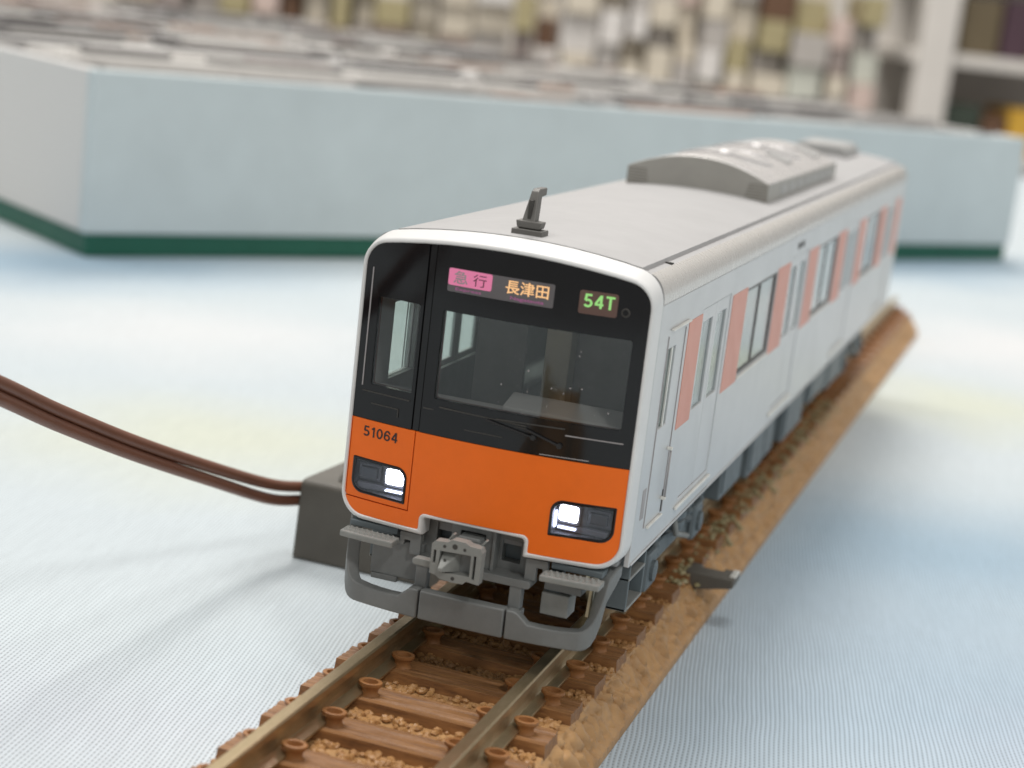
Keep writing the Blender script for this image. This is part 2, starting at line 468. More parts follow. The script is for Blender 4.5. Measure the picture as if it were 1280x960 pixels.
def text_mesh(body, bold=0.0):
    cu = bpy.data.curves.new('lettering', 'FONT'); cu.body = body; cu.offset = bold; cu.fill_mode = 'FRONT'; cu.resolution_u = 6
    ob = bpy.data.objects.new('lettering', cu); COL.objects.link(ob)
    dg = bpy.context.evaluated_depsgraph_get(); dg.update()
    me = bpy.data.meshes.new_from_object(ob.evaluated_get(dg))
    vs = [tuple(v.co[:2]) for v in me.vertices]; fs = [tuple(p.vertices) for p in me.polygons]
    bpy.data.objects.remove(ob); bpy.data.curves.remove(cu); bpy.data.meshes.remove(me)
    return vs, fs

# ------------------------------------------------------------------ table
def tablecloth():
    mb = MB(); x0, x1, y0, y1 = -420.0, 420.0, -150.0, 640.0; nx, ny = 168, 158
    vs = []
    for j in range(ny + 1):
        for i in range(nx + 1):
            x = x0 + (x1 - x0) * i / nx; y = y0 + (y1 - y0) * j / ny
            far = min(1.0, max(0.0, (abs(x) - 12) / 25))
            vs.append((x, y, TABLE - 0.02 + far * (0.10 * noise.noise(Vector((x * 0.02, y * 0.013, 3.1))) + 0.28 * (noise.noise(Vector((x * 0.030 + y * 0.018, y * 0.012 - x * 0.006, 7.7))) - 0.15))))
    fs = [(j * (nx + 1) + i, j * (nx + 1) + i + 1, (j + 1) * (nx + 1) + i + 1, (j + 1) * (nx + 1) + i) for j in range(ny) for i in range(nx)]
    mb.add(vs, fs)
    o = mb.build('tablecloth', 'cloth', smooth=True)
    return tag(o, 'pastel blue and white cloth with a woven rib', 'tablecloth', kind='structure')
tablecloth()

# ------------------------------------------------------------------ track
track = empty('track_section', (0, 49, TABLE), 'brown plastic model railway track with moulded sleepers under the train', 'track')
Y0, Y1 = -91.0, 188.0
PITCH = 5.13; YS0 = 0.17
def rail(x):
    prof = [(-0.92, -1.9), (0.92, -1.9), (0.92, -1.72), (0.30, -1.52), (0.22, -1.2), (0.24, -0.72), (0.40, -0.58), (0.43, -0.10), (0.34, -0.0), (-0.34, 0.0), (-0.43, -0.10), (-0.40, -0.58), (-0.24, -0.72), (-0.22, -1.2), (-0.30, -1.52), (-0.92, -1.72)]
    mb = MB().prism(prof, lambda a, b: (x + a, Y0, b), lambda a, b: (x + a, Y1, b))
    return mb.build('rail', 'rail_metal', track, bevel=0.04)
rail(-4.92); rail(4.92)

def roadbed():
    # moulded bed: flat top plus shoulders of moulded stones and a smooth rim at the foot
    mb = MB()
    ys = []; y = Y0
    while y < Y1:
        ys.append(y); y += 0.20 if -14 < y < 40 else (0.4 if -14 < y < 90 else 1.0)
    ys.append(Y1)
    m = 18
    prof = [(-9.35, TABLE), (-9.35, TABLE + 0.62)] + [(-9.22 + 1.5 * k / m, TABLE + 0.72 + (3.05 - 0.72) * k / m) for k in range(m + 1)] + [(-7.0, -2.58), (-3.5, -2.58), (0.0, -2.58)]
    prof = prof + [(-a, b) for a, b in prof[-2::-1]]
    n = len(prof); vs = []
    for yy in ys:
        for k, (a, b) in enumerate(prof):
            d = 0.0; s = 1 if a > 0 else -1
            if abs(a) > 7.65 and b > TABLE + 0.7:
                t = (b - TABLE) * 1.19
                q = Vector((yy * 0.95 + t * 0.45 * s + 0.5 * noise.noise(Vector((yy * 0.8, t, s))), t * 0.62 + 0.4 * noise.noise(Vector((yy * 0.9, t * 1.1, 5 + s))), 3.0 * s))
                dist = noise.voronoi(q)[0]
                e = min(1.0, max(0.0, (dist[1] - dist[0]) / 0.55))
                d = 0.55 * e ** 0.7 - 0.28 + 0.16 * noise.noise(q * 2.2)
                if b < TABLE + 0.9 or b > -2.75: d *= 0.3
            vs.append((a + s * d * 0.80, yy, b + d * 0.50))
    fs = [(i * n + k, i * n + k + 1, (i + 1) * n + k + 1, (i + 1) * n + k) for i in range(len(ys) - 1) for k in range(n - 1)]
    fs += [tuple(range(n)), tuple((len(ys) - 1) * n + k for k in range(n - 1, -1, -1))]
    mb.add(vs, fs)
    return mb.build('roadbed', 'bed_brown', track, auto=60)
roadbed()

def sleepers():
    # one sleeper with grooved grain, its four fasteners are sub-parts
    mb = MB(); hl, hw, top, bot = 7.7, 1.22, -1.88, -2.75
    r2 = random.Random(5); ny, nx = 23, 19
    vs = []; fs = []
    hgt = [r2.uniform(-0.15, 0.0) for _ in range(ny)]
    hgt[0] = hgt[-1] = 0.0; hgt[1] = hgt[-2] = -0.01
    for j in range(ny):
        for i in range(nx):
            x = -hl + 2 * hl * i / (nx - 1); y = -hw + 2 * hw * j / (ny - 1)
            e = 0 if i in (0, nx - 1) or j in (0, ny - 1) else 1
            vs.append((x, y, top + hgt[j] + e * 0.07 * noise.noise(Vector((x * 0.7, y * 6.0, 0.7)))))
    fs = [(j * nx + i, j * nx + i + 1, (j + 1) * nx + i + 1, (j + 1) * nx + i) for j in range(ny - 1) for i in range(nx - 1)]
    mb.add(vs, fs)
    ring = [j * nx for j in range(ny)] ; 
    loop = [i for i in range(nx)] + [j * nx + nx - 1 for j in range(1, ny)] + [(ny - 1) * nx + i for i in range(nx - 2, -1, -1)] + [j * nx for j in range(ny - 2, 0, -1)]
    low = []
    for i in loop:
        x, y, z = mb.v[i]; low.append(len(mb.v)); mb.v.append((x * 1.01, y * 1.06, bot))
    for k in range(len(loop)):
        k2 = (k + 1) % len(loop); mb.f.append((loop[k2], loop[k], low[k], low[k2]))
    me, c = mb.mesh('sleeper', 'sleeper_brown', smooth=True); me.set_sharp_from_angle(angle=math.radians(35))
    fb = MB()
    fb.lathe([(0.58, 0.0), (0.50, 0.16), (0.49, 0.40), (0.66, 0.60), (0.73, 0.68), (0.71, 0.84), (0.63, 0.87), (0.47, 0.84), (0.41, 0.50), (0.05, 0.46)], (0, 0, 0), 'z', 16, 1.04, 0.80)
    fme, fc = fb.mesh('fastener', 'fastener_brown', smooth=True); fme.set_sharp_from_angle(angle=math.radians(50))
    k0 = math.ceil((Y0 + 40 - YS0) / PITCH); k1 = math.floor((Y1 - 1.5 - YS0) / PITCH)
    for k in range(k0, k1 + 1):
        y = YS0 + k * PITCH
        o = bpy.data.objects.new('sleeper', me); o.location = (Vector((0, y, 0)) + c) * S
        link(o, track)
        for x in (-6.10, -3.74, 3.74, 6.10):
            f = bpy.data.objects.new('fastener', fme); f.location = (Vector((x, y, -1.95)) + fc) * S
            link(f, o)
    return k0, k1
SK = sleepers()

def stones(name, m, n_of, spots, lo, hi, seed):
    r = random.Random(seed); mb = MB()
    ico = bmesh.new(); bmesh.ops.create_icosphere(ico, subdivisions=1, radius=1.0)
    base = [v.co.copy() for v in ico.verts]; ico.verts.index_update(); tri = [tuple(v.index for v in f.verts) for f in ico.faces]; ico.free()
    for (x, y, z) in spots:
        s = r.uniform(lo, hi); q = Matrix.Rotation(r.uniform(0, 6.3), 3, Vector((r.uniform(-1, 1), r.uniform(-1, 1), r.uniform(-1, 1))).normalized())
        sc = Vector((s * r.uniform(0.8, 1.25), s * r.uniform(0.8, 1.25), s * r.uniform(0.6, 0.95)))
        mb.add([Vector((x, y, z)) + Vector((p.x * sc.x, p.y * sc.y, p.z * sc.z)) * r.uniform(0.85, 1.1) for p in [q @ b for b in base]], tri)
    return mb.build(name, m, track, smooth=False)
def bed_spots(ya, yb, dens, seed):
    r = random.Random(seed); out = []
    for k in range(SK[0], SK[1]):
        a = YS0 + k * PITCH + 1.35; b = a + PITCH - 2.7
        if not ya < a < yb: continue
        for _ in range(int(dens)):
            x = r.uniform(-7.5, 7.5)
            if 4.0 < abs(x) < 5.85: continue
            out.append((x, r.uniform(a, b), -2.52 + r.uniform(0, 0.12)))
    return out
tag(stones('ballast', 'stone_tan', 0, bed_spots(-50, 190, 260, 2), 0.14, 0.36, 3), kind='stuff')
turf_r = random.Random(9)
turf = []
for _ in range(800):
    y = turf_r.uniform(28, 105); x = turf_r.gauss(6.9, 0.7)
    if x < 5.9 or x > 8.6 or turf_r.random() > 0.35 + 0.65 * max(0, noise.noise(Vector((0.2, y * 0.12, 0))) + 0.4): continue
    ph = abs(((y - YS0) / PITCH + 0.5) % 1 - 0.5) * PITCH
    turf.append((x, y, (-2.35 + turf_r.uniform(0, 0.3) if ph > 1.3 else -1.85) - max(0, x - 7.6) * 1.0))
tag(stones('scatter_turf', 'turf_grey', 0, turf, 0.10, 0.30, 4), 'grey green scatter strewn along the outer sleeper ends', kind='stuff')

# ------------------------------------------------------------------ train
train = empty('train_car', (0, 66, 0), 'silver grey model commuter train car with black and orange front on the track', 'model train')
def yf(x): return -0.45 + 1.0 * (x / 8.9) ** 2
CUTS = [i * 1.1 for i in range(-8, 9)]
ARCH = [6.6, 5.0, 3.4, 1.7, 0.0, -1.7, -3.4, -5.0, -6.6]
def outline(hw, zb, rb, nx, nz, rn1, rn2, ztop, rt):
    az = lambda x: ztop - 0.0113 * x * x
    c = [(-hw, zb, rb), (-nx, zb, rn1), (-nx, nz, rn2), (nx, nz, rn2), (nx, zb, rn1), (hw, zb, rb), (hw, az(hw), rt)]
    c += [(x, az(x), 0) for x in ARCH] + [(-hw, az(hw), rt)]
    return rpoly(c, 8)
I_ = outline(8.88, 7.22, 1.40, 3.54, 8.28, 0.10, 0.42, 24.88, 1.5)
O_ = outline(9.17, 6.86, 1.72, 3.22, 8.00, 0.10, 0.22, 25.22, 1.85)
notch = [abs(p[0]) < 3.6 and p[1] < 9 for p in I_]
def front_rim():
    L = []
    L.append([(x, yf(x) + 0.30, z) for x, z in I_])
    L.append([(x, yf(x) + 0.01, z) for x, z in I_])
    for t, dy in ((0.2, -0.07), (0.55, -0.07), (0.85, 0.03), (1.0, 0.22)):
        L.append([(a[0] * (1 - t) + b[0] * t, yf(a[0]) + dy, a[1] * (1 - t) + b[1] * t) for a, b in zip(I_, O_)])
    for t, y in ((0.55, 1.15), (1.0, 1.98)):
        lp = []
        for (x, z), nt in zip(O_, notch):
            if nt: lp.append((x, max(yf(x) + 0.3, y * 0.45), z))
            else:
                k = max(0.0, min(1.0, (z - 20) / 4.5))
                lp.append((x * (1 + 0.0085 * t), max(y, yf(x) + 0.3), z + (0.30 * k - 0.05 * (1 - k) * (z < 8)) * t))
        L.append(lp)
    n = len(I_); mb = MB()
    vs = [p for lp in L for p in lp]
    fs = [(i * n + k, i * n + (k + 1) % n, (i + 1) * n + (k + 1) % n, (i + 1) * n + k) for i in range(len(L) - 1) for k in range(n)]
    mb.add(vs, fs)
    o = mb.build('front_frame', 'rim_white', train, auto=45)
    # dark joint between the front frame and the body shell
    J = MB(); d = L[-1]
    a = [(x * 0.988, 1.6, 15.9 + (z - 15.9) * 0.988) for x, y, z in d]; b = [(x * 0.988, 2.7, 15.9 + (z - 15.9) * 0.988) for x, y, z in d]
    keep = [not nt for nt in notch]
    J.add(a + b, [(k, (k + 1) % n, n + (k + 1) % n, n + k) for k in range(n) if keep[k] and keep[(k + 1) % n]])
    J.build('joint_strip', 'seam_dark', o)
front_rim()

def hl_poly(s, g=0.0):
    c = [(4.62 + g, 8.55 + g, 0.08), (8.48 - g, 8.58 + g, 0.80 - g * 0.6), (8.48 - g, 10.82 - g, 0.08), (4.62 + g, 10.78 - g, 0.72 - g * 0.6)]
    if s < 0: c = [(-x, z, r) for x, z, r in c][::-1]
    return rpoly(c, 6)
W_LEFT = rpoly([(-7.8, 15.46, .14), (-4.93, 15.46, .14), (-4.93, 20.92, .14), (-7.8, 20.92, .14)], 3)
W_MAIN = rpoly([(-3.38, 15.46, .14), (8.1, 15.46, .14), (8.1, 20.86, .14), (-3.38, 20.86, .14)], 3)
OB = 13.22; GX = -4.36
FACE = [I_, W_LEFT[::-1], W_MAIN[::-1], hl_poly(1)[::-1], hl_poly(-1)[::-1]]
def face_piece(name, m, clipsets, parent, off=0.0, th=0.35, bevel=0.0):
    mb = MB()
    for cl in clipsets:
        slab(mb, sheet(FACE, CUTS, cl), lambda x, z: (x, yf(x) + off, z), lambda x, z: (x, yf(x) + off + th, z))
    return mb.build(name, m, parent, bevel=bevel, auto=30)
lower = face_piece('front_panel', 'orange', [[(0, OB, 0, 1), (GX + 0.035, 0, -1, 0)], [(0, 8.17, 0, 1), (GX + 0.035, 0, 1, 0)]], train)
lower['label'] = 'orange lower front panel'
door_panel = face_piece('end_door_panel', 'orange', [[(0, OB, 0, 1), (GX - 0.035, 0, 1, 0), (0, 8.25, 0, -1), (-8.80, 0, -1, 0)]], train)
door_panel['label'] = 'orange lower part of the emergency door'
edge_l = face_piece('front_edge', 'orange', [[(0, OB, 0, 1), (-8.85, 0, 1, 0), (0, 8.17, 0, -1)]], train)
mask_l = face_piece('end_door_glazing', 'black_gloss', [[(0, OB + 0.04, 0, -1), (-4.70, 0, 1, 0)]], train, 0.03)
mask_s = face_piece('door_pillar', 'black_gloss', [[(0, OB + 0.04, 0, -1), (-4.62, 0, -1, 0), (-4.22, 0, 1, 0)]], train, 0.09)
mask_r = face_piece('windscreen_surround', 'black_gloss', [[(0, OB + 0.04, 0, -1), (-4.14, 0, -1, 0)]], train)
backing = MB()
slab(backing, sheet([I_, W_LEFT[::-1], W_MAIN[::-1], hl_poly(1)[::-1], hl_poly(-1)[::-1]], CUTS), lambda x, z: (x, yf(x) + 0.42, z), lambda x, z: (x, yf(x) + 0.62, z))
backing.build('front_backing', 'maroon_gap', train)
for lp, par in ((W_LEFT, mask_l), (W_MAIN, mask_r)):
    mb = MB()
    g = [(x * 1.0, z) for x, z in lp]
    slab(mb, sheet([g], CUTS), lambda x, z: (x, yf(x) + 0.06, z), lambda x, z: (x, yf(x) + 0.14, z))
    mb.build('windscreen_pane' if lp is W_MAIN else 'door_pane', 'windscreen_glass', par)

# door glazing: thin bright moulding at its outer edge, faint seams under the window
MB().prism([(-8.42, 22.6), (-8.34, 22.6), (-8.34, 15.3), (-8.42, 15.3)], lambda x, z: (x, yf(x) - 0.005, z), lambda x, z: (x, yf(x) + 0.06, z)).build('door_moulding', 'plate_grey', mask_l)
def ridge(name, p, q, w, h, m, par, y=0.0):
    mb = MB(); d = (Vector(q) - Vector(p)).normalized(); nn = Vector((-d.y, d.x)) * w / 2
    poly = [(p[0] - nn.x, p[1] - nn.y), (q[0] - nn.x, q[1] - nn.y), (q[0] + nn.x, q[1] + nn.y), (p[0] + nn.x, p[1] + nn.y)]
    mb.prism(poly, lambda x, z: (x, yf(x) + y - h, z), lambda x, z: (x, yf(x) + y + 0.05, z))
    return mb.build(name, m, par, bevel=min(w, h) * 0.25)
ridge('door_seam', (-8.3, 15.0), (-5.0, 14.98), 0.07, 0.03, 'slot_dark', mask_l)
ridge('door_seam', (-7.6, 14.3), (-5.7, 14.3), 0.06, 0.03, 'slot_dark', mask_l)
ridge('door_seam', (-5.7, 14.3), (-5.7, 13.8), 0.06, 0.03, 'slot_dark', mask_l)
# windscreen lower edge and the two wipers
ridge('glazing_edge', (-4.0, 14.78), (2.6, 14.72), 0.07, 0.05, 'slot_dark', mask_r)
def wiper(p0, p1, p2, p3):
    w = ridge('wiper', p0, p1, 0.10, 0.16, 'black_matt', train, -0.04)
    ridge('wiper_blade', p2, p3, 0.07, 0.10, 'slot_dark', w, -0.02)
    MB().lathe([(0.17, 0), (0.17, 0.2), (0.1, 0.26)], (p0[0], yf(p0[0]) - 0.20, p0[1]), 'y', 10).build('wiper_pivot', 'black_matt', w)
wiper((3.1, 14.30), (0.1, 14.86), (-2.95, 15.02), (2.6, 14.88))
wiper((4.7, 14.05), (2.6, 14.72), (0.7, 14.98), (4.9, 15.10))
ridge('glazing_edge', (4.95, 14.72), (8.35, 14.72), 0.06, 0.07, 'plate_grey', mask_r)
ridge('glazing_edge', (3.55, 13.36), (6.5, 13.40), 0.05, 0.04, 'plate_grey', mask_r)
ridge('glazing_edge', (-1.2, 13.95), (1.2, 13.95), 0.06, 0.03, 'slot_dark', mask_r)

# displays behind the windscreen and their lettering
def patch(name, m, x0, x1, z0, z1, par, r=0.12, lift=0.016, ):
    mb = MB()
    slab(mb, sheet([rpoly([(x0, z0, r), (x1, z0, r), (x1, z1, r), (x0, z1, r)], 3)], CUTS), lambda x, z: (x, yf(x) - lift, z), lambda x, z: (x, yf(x) - lift + 0.012, z))
    return mb.build(name, m, par)
def letters(body, m, x0, x1, z0, z1, par, bold=0.0, lift=0.04, name='lettering'):
    vs, fs = text_mesh(body, bold)
    ax = min(v[0] for v in vs); bx = max(v[0] for v in vs); ay = min(v[1] for v in vs); by = max(v[1] for v in vs)
    mb = MB()
    P = [(x0 + (x1 - x0) * (v[0] - ax) / (bx - ax), z0 + (z1 - z0) * (v[1] - ay) / (by - ay)) for v in vs]
    mb.add([(x, yf(x) - lift, z) for x, z in P], fs)
    return mb.build(name, m, par)
def arc(cx, cy, rx, ry, a0, a1, n=16):
    return [(cx + rx * math.cos(math.radians(a0 + (a1 - a0) * k / n)), cy + ry * math.sin(math.radians(a0 + (a1 - a0) * k / n))) for k in range(n + 1)]
GLYPH = {'5': (0.62, [[(0.53, 0.925), (0.16, 0.925), (0.115, 0.50)], [(0.115, 0.50)] + arc(0.29, 0.315, 0.235, 0.24, 128, -150, 20)]),
         '1': (0.46, [[(0.30, 0.0), (0.30, 1.0)], [(0.08, 0.77), (0.22, 0.82), (0.30, 0.95)]]),
         '0': (0.62, [arc(0.31, 0.5, 0.225, 0.425, 0, 360, 28)]),
         '6': (0.62, [arc(0.31, 0.315, 0.225, 0.24, 0, 360, 24), arc(0.335, 0.46, 0.25, 0.465, 30, 195, 18)]),
         '4': (0.64, [[(0.44, 0.0), (0.44, 1.0)], [(0.42, 0.94), (0.09, 0.33)], [(0.03, 0.29), (0.61, 0.29)]]),
         'T': (0.62, [[(0.31, 0.0), (0.31, 0.93)], [(0.01, 0.925), (0.61, 0.925)]])}
def stroke_letters(body, m, x0, x1, z0, z1, par, th=0.15, lift=0.04, gap=0.10):
    pos = 0.0; mb = MB(); tot = sum(GLYPH[c][0] for c in body) + gap * (len(body) - 1); kx = (x1 - x0) / tot; kz = z1 - z0
    for c in body:
        w, strokes = GLYPH[c]
        for q, st in enumerate(strokes):
            n = len(st); L = []; closed = (Vector(st[0]) - Vector(st[-1])).length < 1e-4
            for i in range(n):
                a = Vector(st[i - 1 if i else (n - 2 if closed else 0)]); b = Vector(st[i + 1 if i < n - 1 else (1 if closed else n - 1)])
                p = Vector(st[i]); d1 = (p - a).normalized() if (p - a).length > 1e-6 else None; d2 = (b - p).normalized() if (b - p).length > 1e-6 else None
                d = ((d1 or d2) + (d2 or d1)).normalized(); nn = Vector((-d.y, d.x)); k = 1.0 / max(0.5, nn.dot(Vector((-(d2 or d1).y, (d2 or d1).x))))
                L += [p + nn * th / 2 * k, p - nn * th / 2 * k]
            mb.add([(x0 + (pos + v.x) * kx, yf(x0 + (pos + v.x) * kx) - lift - 0.004 * q, z0 + v.y * kz) for v in L], [(2 * i, 2 * i + 1, 2 * i + 3, 2 * i + 2) for i in range(n - 1)])
        pos += w + gap
    return mb.build('lettering', m, par)
disp = patch('destination_display', 'sign_grey', -3.28, 3.30, 22.07, 23.47, train, 0.10)
patch('service_panel', 'sign_pink', -3.26, -0.50, 22.46, 23.46, disp, 0.12, 0.030)
letters('急', 'plate_grey', -2.92, -2.02, 22.60, 23.36, disp, 0.01)
letters('行', 'print_black', -1.68, -0.84, 22.60, 23.32, disp, -0.005)
letters('長津田', 'sign_amber', 0.36, 2.98, 22.52, 23.34, disp, 0.012)
letters('Express', 'sign_purple', -2.75, -1.1, 22.14, 22.36, disp, 0.02)
letters('Nagatsuta', 'sign_purple', 0.70, 2.75, 22.14, 22.40, disp, 0.02)
run = patch('run_number_display', 'sign_brown', 4.78, 7.02, 22.05, 23.42, train, 0.15)
stroke_letters('54T', 'sign_green', 5.05, 6.85, 22.46, 23.24, run, 0.17)
stroke_letters('51064', 'print_black', -7.96, -5.50, 12.20, 12.84, door_panel, 0.16, 0.012)
ring = MB(); N_ = 18
for r_, y_ in ((0.27, -0.02), (0.17, -0.02)): pass
vs = [(7.5 + r_ * math.cos(2 * math.pi * k / N_), yf(7.5) - dy, 22.42 + r_ * math.sin(2 * math.pi * k / N_)) for r_, dy in ((0.28, 0.0), (0.25, 0.05), (0.19, 0.05), (0.17, 0.0)) for k in range(N_)]
ring.add(vs, [(i * N_ + k, i * N_ + (k + 1) % N_, (i + 1) * N_ + (k + 1) % N_, (i + 1) * N_ + k) for i in range(3) for k in range(N_)])
ring.build('wash_nozzle', 'slot_dark', mask_r, smooth=True)

# headlights
def headlight(s):
    D = 0.72
    body = MB()
    lp = hl_poly(s); n = len(lp)
    inner = hl_poly(s, 0.17)
    loops = [[(x, yf(x) - 0.03, z) for x, z in lp], [(x, yf(x) - 0.05, z) for x, z in hl_poly(s, 0.06)], [(x, yf(x) - 0.03, z) for x, z in inner], [(x, yf(x) + D, z) for x, z in inner]]
    body.add([p for l_ in loops for p in l_], [(i * n + k, i * n + (k + 1) % n, (i + 1) * n + (k + 1) % n, (i + 1) * n + k) for i in range(3) for k in range(n)])
    body.f.append(tuple(3 * n + k for k in range(n)))
    h = body.build('headlight', ['black_gloss', 'lamp_housing'], train, fmat=[0] * (2 * n) + [1] * n + [1])
    def bx(name, m, x0, x1, z0, z1, d0, d1, bev):
        a, b_ = sorted((s * x0, s * x1)); xm = (a + b_) / 2
        return MB().box(a, b_, yf(xm) + d0, yf(xm) + d1, z0, z1).build(name, m, h, bevel=bev)
    bx('lamp', 'lamp_lit', 5.02, 6.22, 9.42, 10.42, 0.30, 0.70, 0.18)
    bx('lamp_surround', 'lamp_housing', 4.86, 6.36, 9.26, 10.54, 0.46, 0.74, 0.1)
    bx('tail_lamp', 'lamp_dark', 6.82, 8.00, 9.50, 10.22, 0.26, 0.70, 0.1)
    bx('tail_lamp_surround', 'lamp_housing', 6.66, 8.18, 9.34, 10.38, 0.46, 0.74, 0.1)
    bx('reflector', 'lamp_glow', 5.05, 6.15, 8.98, 9.08, 0.30, 0.70, 0.02)
    bx('reflector_ledge', 'lamp_housing', 4.85, 8.1, 8.80, 9.2, 0.42, 0.74, 0.05)
    bx('reflector', 'lamp_glow', 4.82, 4.90, 9.0, 10.0, 0.25, 0.66, 0.02)
    ln = MB(); slab(ln, sheet([hl_poly(s, 0.14)], CUTS), lambda x, z: (x, yf(x) + 0.03, z), lambda x, z: (x, yf(x) + 0.09, z))
    ln.build('lens', 'lens_clear', h)
headlight(1); headlight(-1)

# dust specks on the windscreen
dr = random.Random(21); mb = MB()
for _ in range(34):
    x = dr.uniform(0.5, 7.8); z = dr.uniform(15.6, 20.2); r_ = dr.choice((0.02, 0.025, 0.03, 0.055))
    mb.lathe([(r_, 0), (r_ * 0.8, 0.02)], (x, yf(x) + 0.03, z), 'y', 6, 1.0, dr.uniform(0.7, 1.6))
tag(mb.build('dust', 'plate_grey', train), kind='stuff')

# --- body shell
YB0, YB1 = 2.10, 130.4
DP = 33.2
DOORS = [(13.9 + DP * k, 22.8 + DP * k) for k in range(4)]
WINS = [(28.8 + DP * k, 41.1 + DP * k) for k in range(3)]
ZD0, ZD1 = 8.35, 21.15
CABR = (4.95, 6.95, 14.85, 19.85); CABL = (4.95, 9.2, 14.85, 19.85)
holes = [(a, b, ZD0, ZD1) for a, b in DOORS] + [(a, b, 14.2, 20.72) for a, b in WINS] 
HW = 9.25
def side_wall(s):
    CABW = CABR if s > 0 else CABL
    mb = MB()
    slab(mb, grid_sheet(YB0, YB1, 6.82, 22.9, holes + [CABW]), lambda y, z: (s * HW, y, z), lambda y, z: (s * (HW - 0.34), y, z))
    w = mb.build('side_wall', 'body_grey', train, bevel=0.05)
    li = MB()
    slab(li, grid_sheet(YB0 + 0.3, YB1 - 0.3, 7.4, 22.7, [(a + 0.0, b - 0.0, ZD0 + 5.6, ZD1 - 0.6) for a, b in DOORS] + [(a, b, 14.2, 20.72) for a, b in WINS] + [CABW]), lambda y, z: (s * (HW - 0.42), y, z), lambda y, z: (s * (HW - 0.7), y, z))
    li.build('wall_shade_lining', 'interior_dark', train)  # added lining, dark in colour for the shade inside the shell
    # coloured panels beside the windows
    spans = [(9.95, 13.70)] + [(b + 0.65, w_[0] - 0.08) for (a, b), w_ in zip(DOORS, WINS)] + [(w_[1] + 0.08, d[0] - 0.25) for w_, d in zip(WINS, DOORS[1:])] + [(DOORS[3][1] + 0.65, 128.2)]
    for a, b in spans:
        MB().box(*sorted((s * HW, s * (HW + 0.035))), a, b, 13.85, 20.9).build('colour_panel', 'salmon', w)
    for a, b in DOORS:
        MB().box(*sorted((s * HW, s * (HW + 0.20))), a - 0.9, b + 0.5, 7.78, 8.02).build('door_sill', 'handrail', w, bevel=0.06)
    for a, b in WINS:
        MB().box(*sorted((s * HW, s * (HW + 0.12))), a + 0.1, b - 0.1, 13.95, 14.12).build('window_sill', 'handrail', w, bevel=0.04)
    MB().box(*sorted((s * HW, s * (HW + 0.12))), YB0 + 0.2, YB1 - 0.2, 6.92, 7.02).build('skirt_ridge', 'body_grey', w, bevel=0.03)
    # cab door: raised outline, rain strip and handrails
    for y, z0, z1 in ((4.55, 8.7, 20.7), (9.0, 8.7, 20.7)):
        MB().box(*sorted((s * HW, s * (HW + 0.05))), y, y + 0.10, z0, z1).build('door_outline', 'plate_grey', w)
    MB().box(*sorted((s * HW, s * (HW + 0.22))), 5.0, 9.7, 20.98, 21.12).build('rain_strip', 'handrail', w, bevel=0.05)
    MB().box(*sorted((s * HW, s * (HW + 0.20))), 5.2, 8.85, 8.50, 8.66).build('cab_door_sill', 'handrail', w, bevel=0.05)
    h = MB().tube([(s * (HW + 0.26), 8.45, 9.75), (s * (HW + 0.26), 8.45, 13.0)], 0.06, 8).build('handrail', 'plate_grey', w, smooth=True)
    for z in (9.75, 13.0):
        MB().box(*sorted((s * HW, s * (HW + 0.34))), 8.30, 8.58, z - 0.10, z + 0.10).build('handrail_bracket', 'handrail', w, bevel=0.04)
    MB().box(*sorted((s * HW, s * (HW + 0.04))), 8.75, 8.92, 8.75, 10.2).build('cab_door_slot_shade', 'contact_dark', w)  # dark strip carries the shading of the handrail groove in its colour
    MB().box(*sorted((s * HW, s * (HW + 0.03))), 3.30, 4.05, 9.5, 11.4).build('maker_plate', 'plate_grey', w)
    MB().box(*sorted((s * (HW - 0.14), s * (HW - 0.2))), CABW[0] - 0.05, CABW[1] + 0.05, CABW[2] - 0.1, CABW[3] + 0.1).build('cab_window_pane', 'window_glass', w)
    MB().box(*sorted((s * (HW - 0.02), s * (HW - 0.12))), 6.05, 6.30, CABW[2], CABW[3]).build('cab_window_bar', 'handrail', w)
    for a, b in WINS:
        m = (a + b) / 2 - 0.4
        win = MB(); slab(win, grid_sheet(a + 0.02, b - 0.02, 14.22, 20.70, [(a + 0.35, m - 0.2, 14.5, 20.45), (m + 0.25, b - 0.35, 14.5, 20.45)]), lambda y, z: (s * (HW - 0.10), y, z), lambda y, z: (s * (HW - 0.30), y, z))
        wo = win.build('side_window', 'contact_dark', train, bevel=0.03)
        for p, q in ((a + 0.33, m - 0.18), (m + 0.23, b - 0.33)):
            MB().box(*sorted((s * (HW - 0.16), s * (HW - 0.22))), p, q, 14.48, 20.47).build('pane', 'window_glass', wo)
    for a, b in DOORS:
        mid = (a + b) / 2
        for p, q in ((a + 0.05, mid - 0.03), (mid + 0.03, b - 0.05)):
            d = MB(); hy = (p + 0.62, q - 0.72, 14.3, 20.2)
            slab(d, grid_sheet(p, q, ZD0 + 0.03, ZD1 - 0.03, [hy]), lambda y, z: (s * (HW - 0.07), y, z), lambda y, z: (s * (HW - 0.30), y, z))
            do = d.build('door_leaf', 'body_grey', train, bevel=0.05)
            MB().box(*sorted((s * (HW - 0.20), s * (HW - 0.26))), hy[0] - 0.02, hy[1] + 0.02, hy[2] - 0.02, hy[3] + 0.02).build('pane', 'window_glass', do)
    return w
side_wall(1); side_wall(-1)
# small marks above the windows
for y in (49.5, 51.4):
    MB().box(HW, HW + 0.04, y, y + 1.1, 21.7, 22.2).build('side_lamp', 'slot_dark', train)

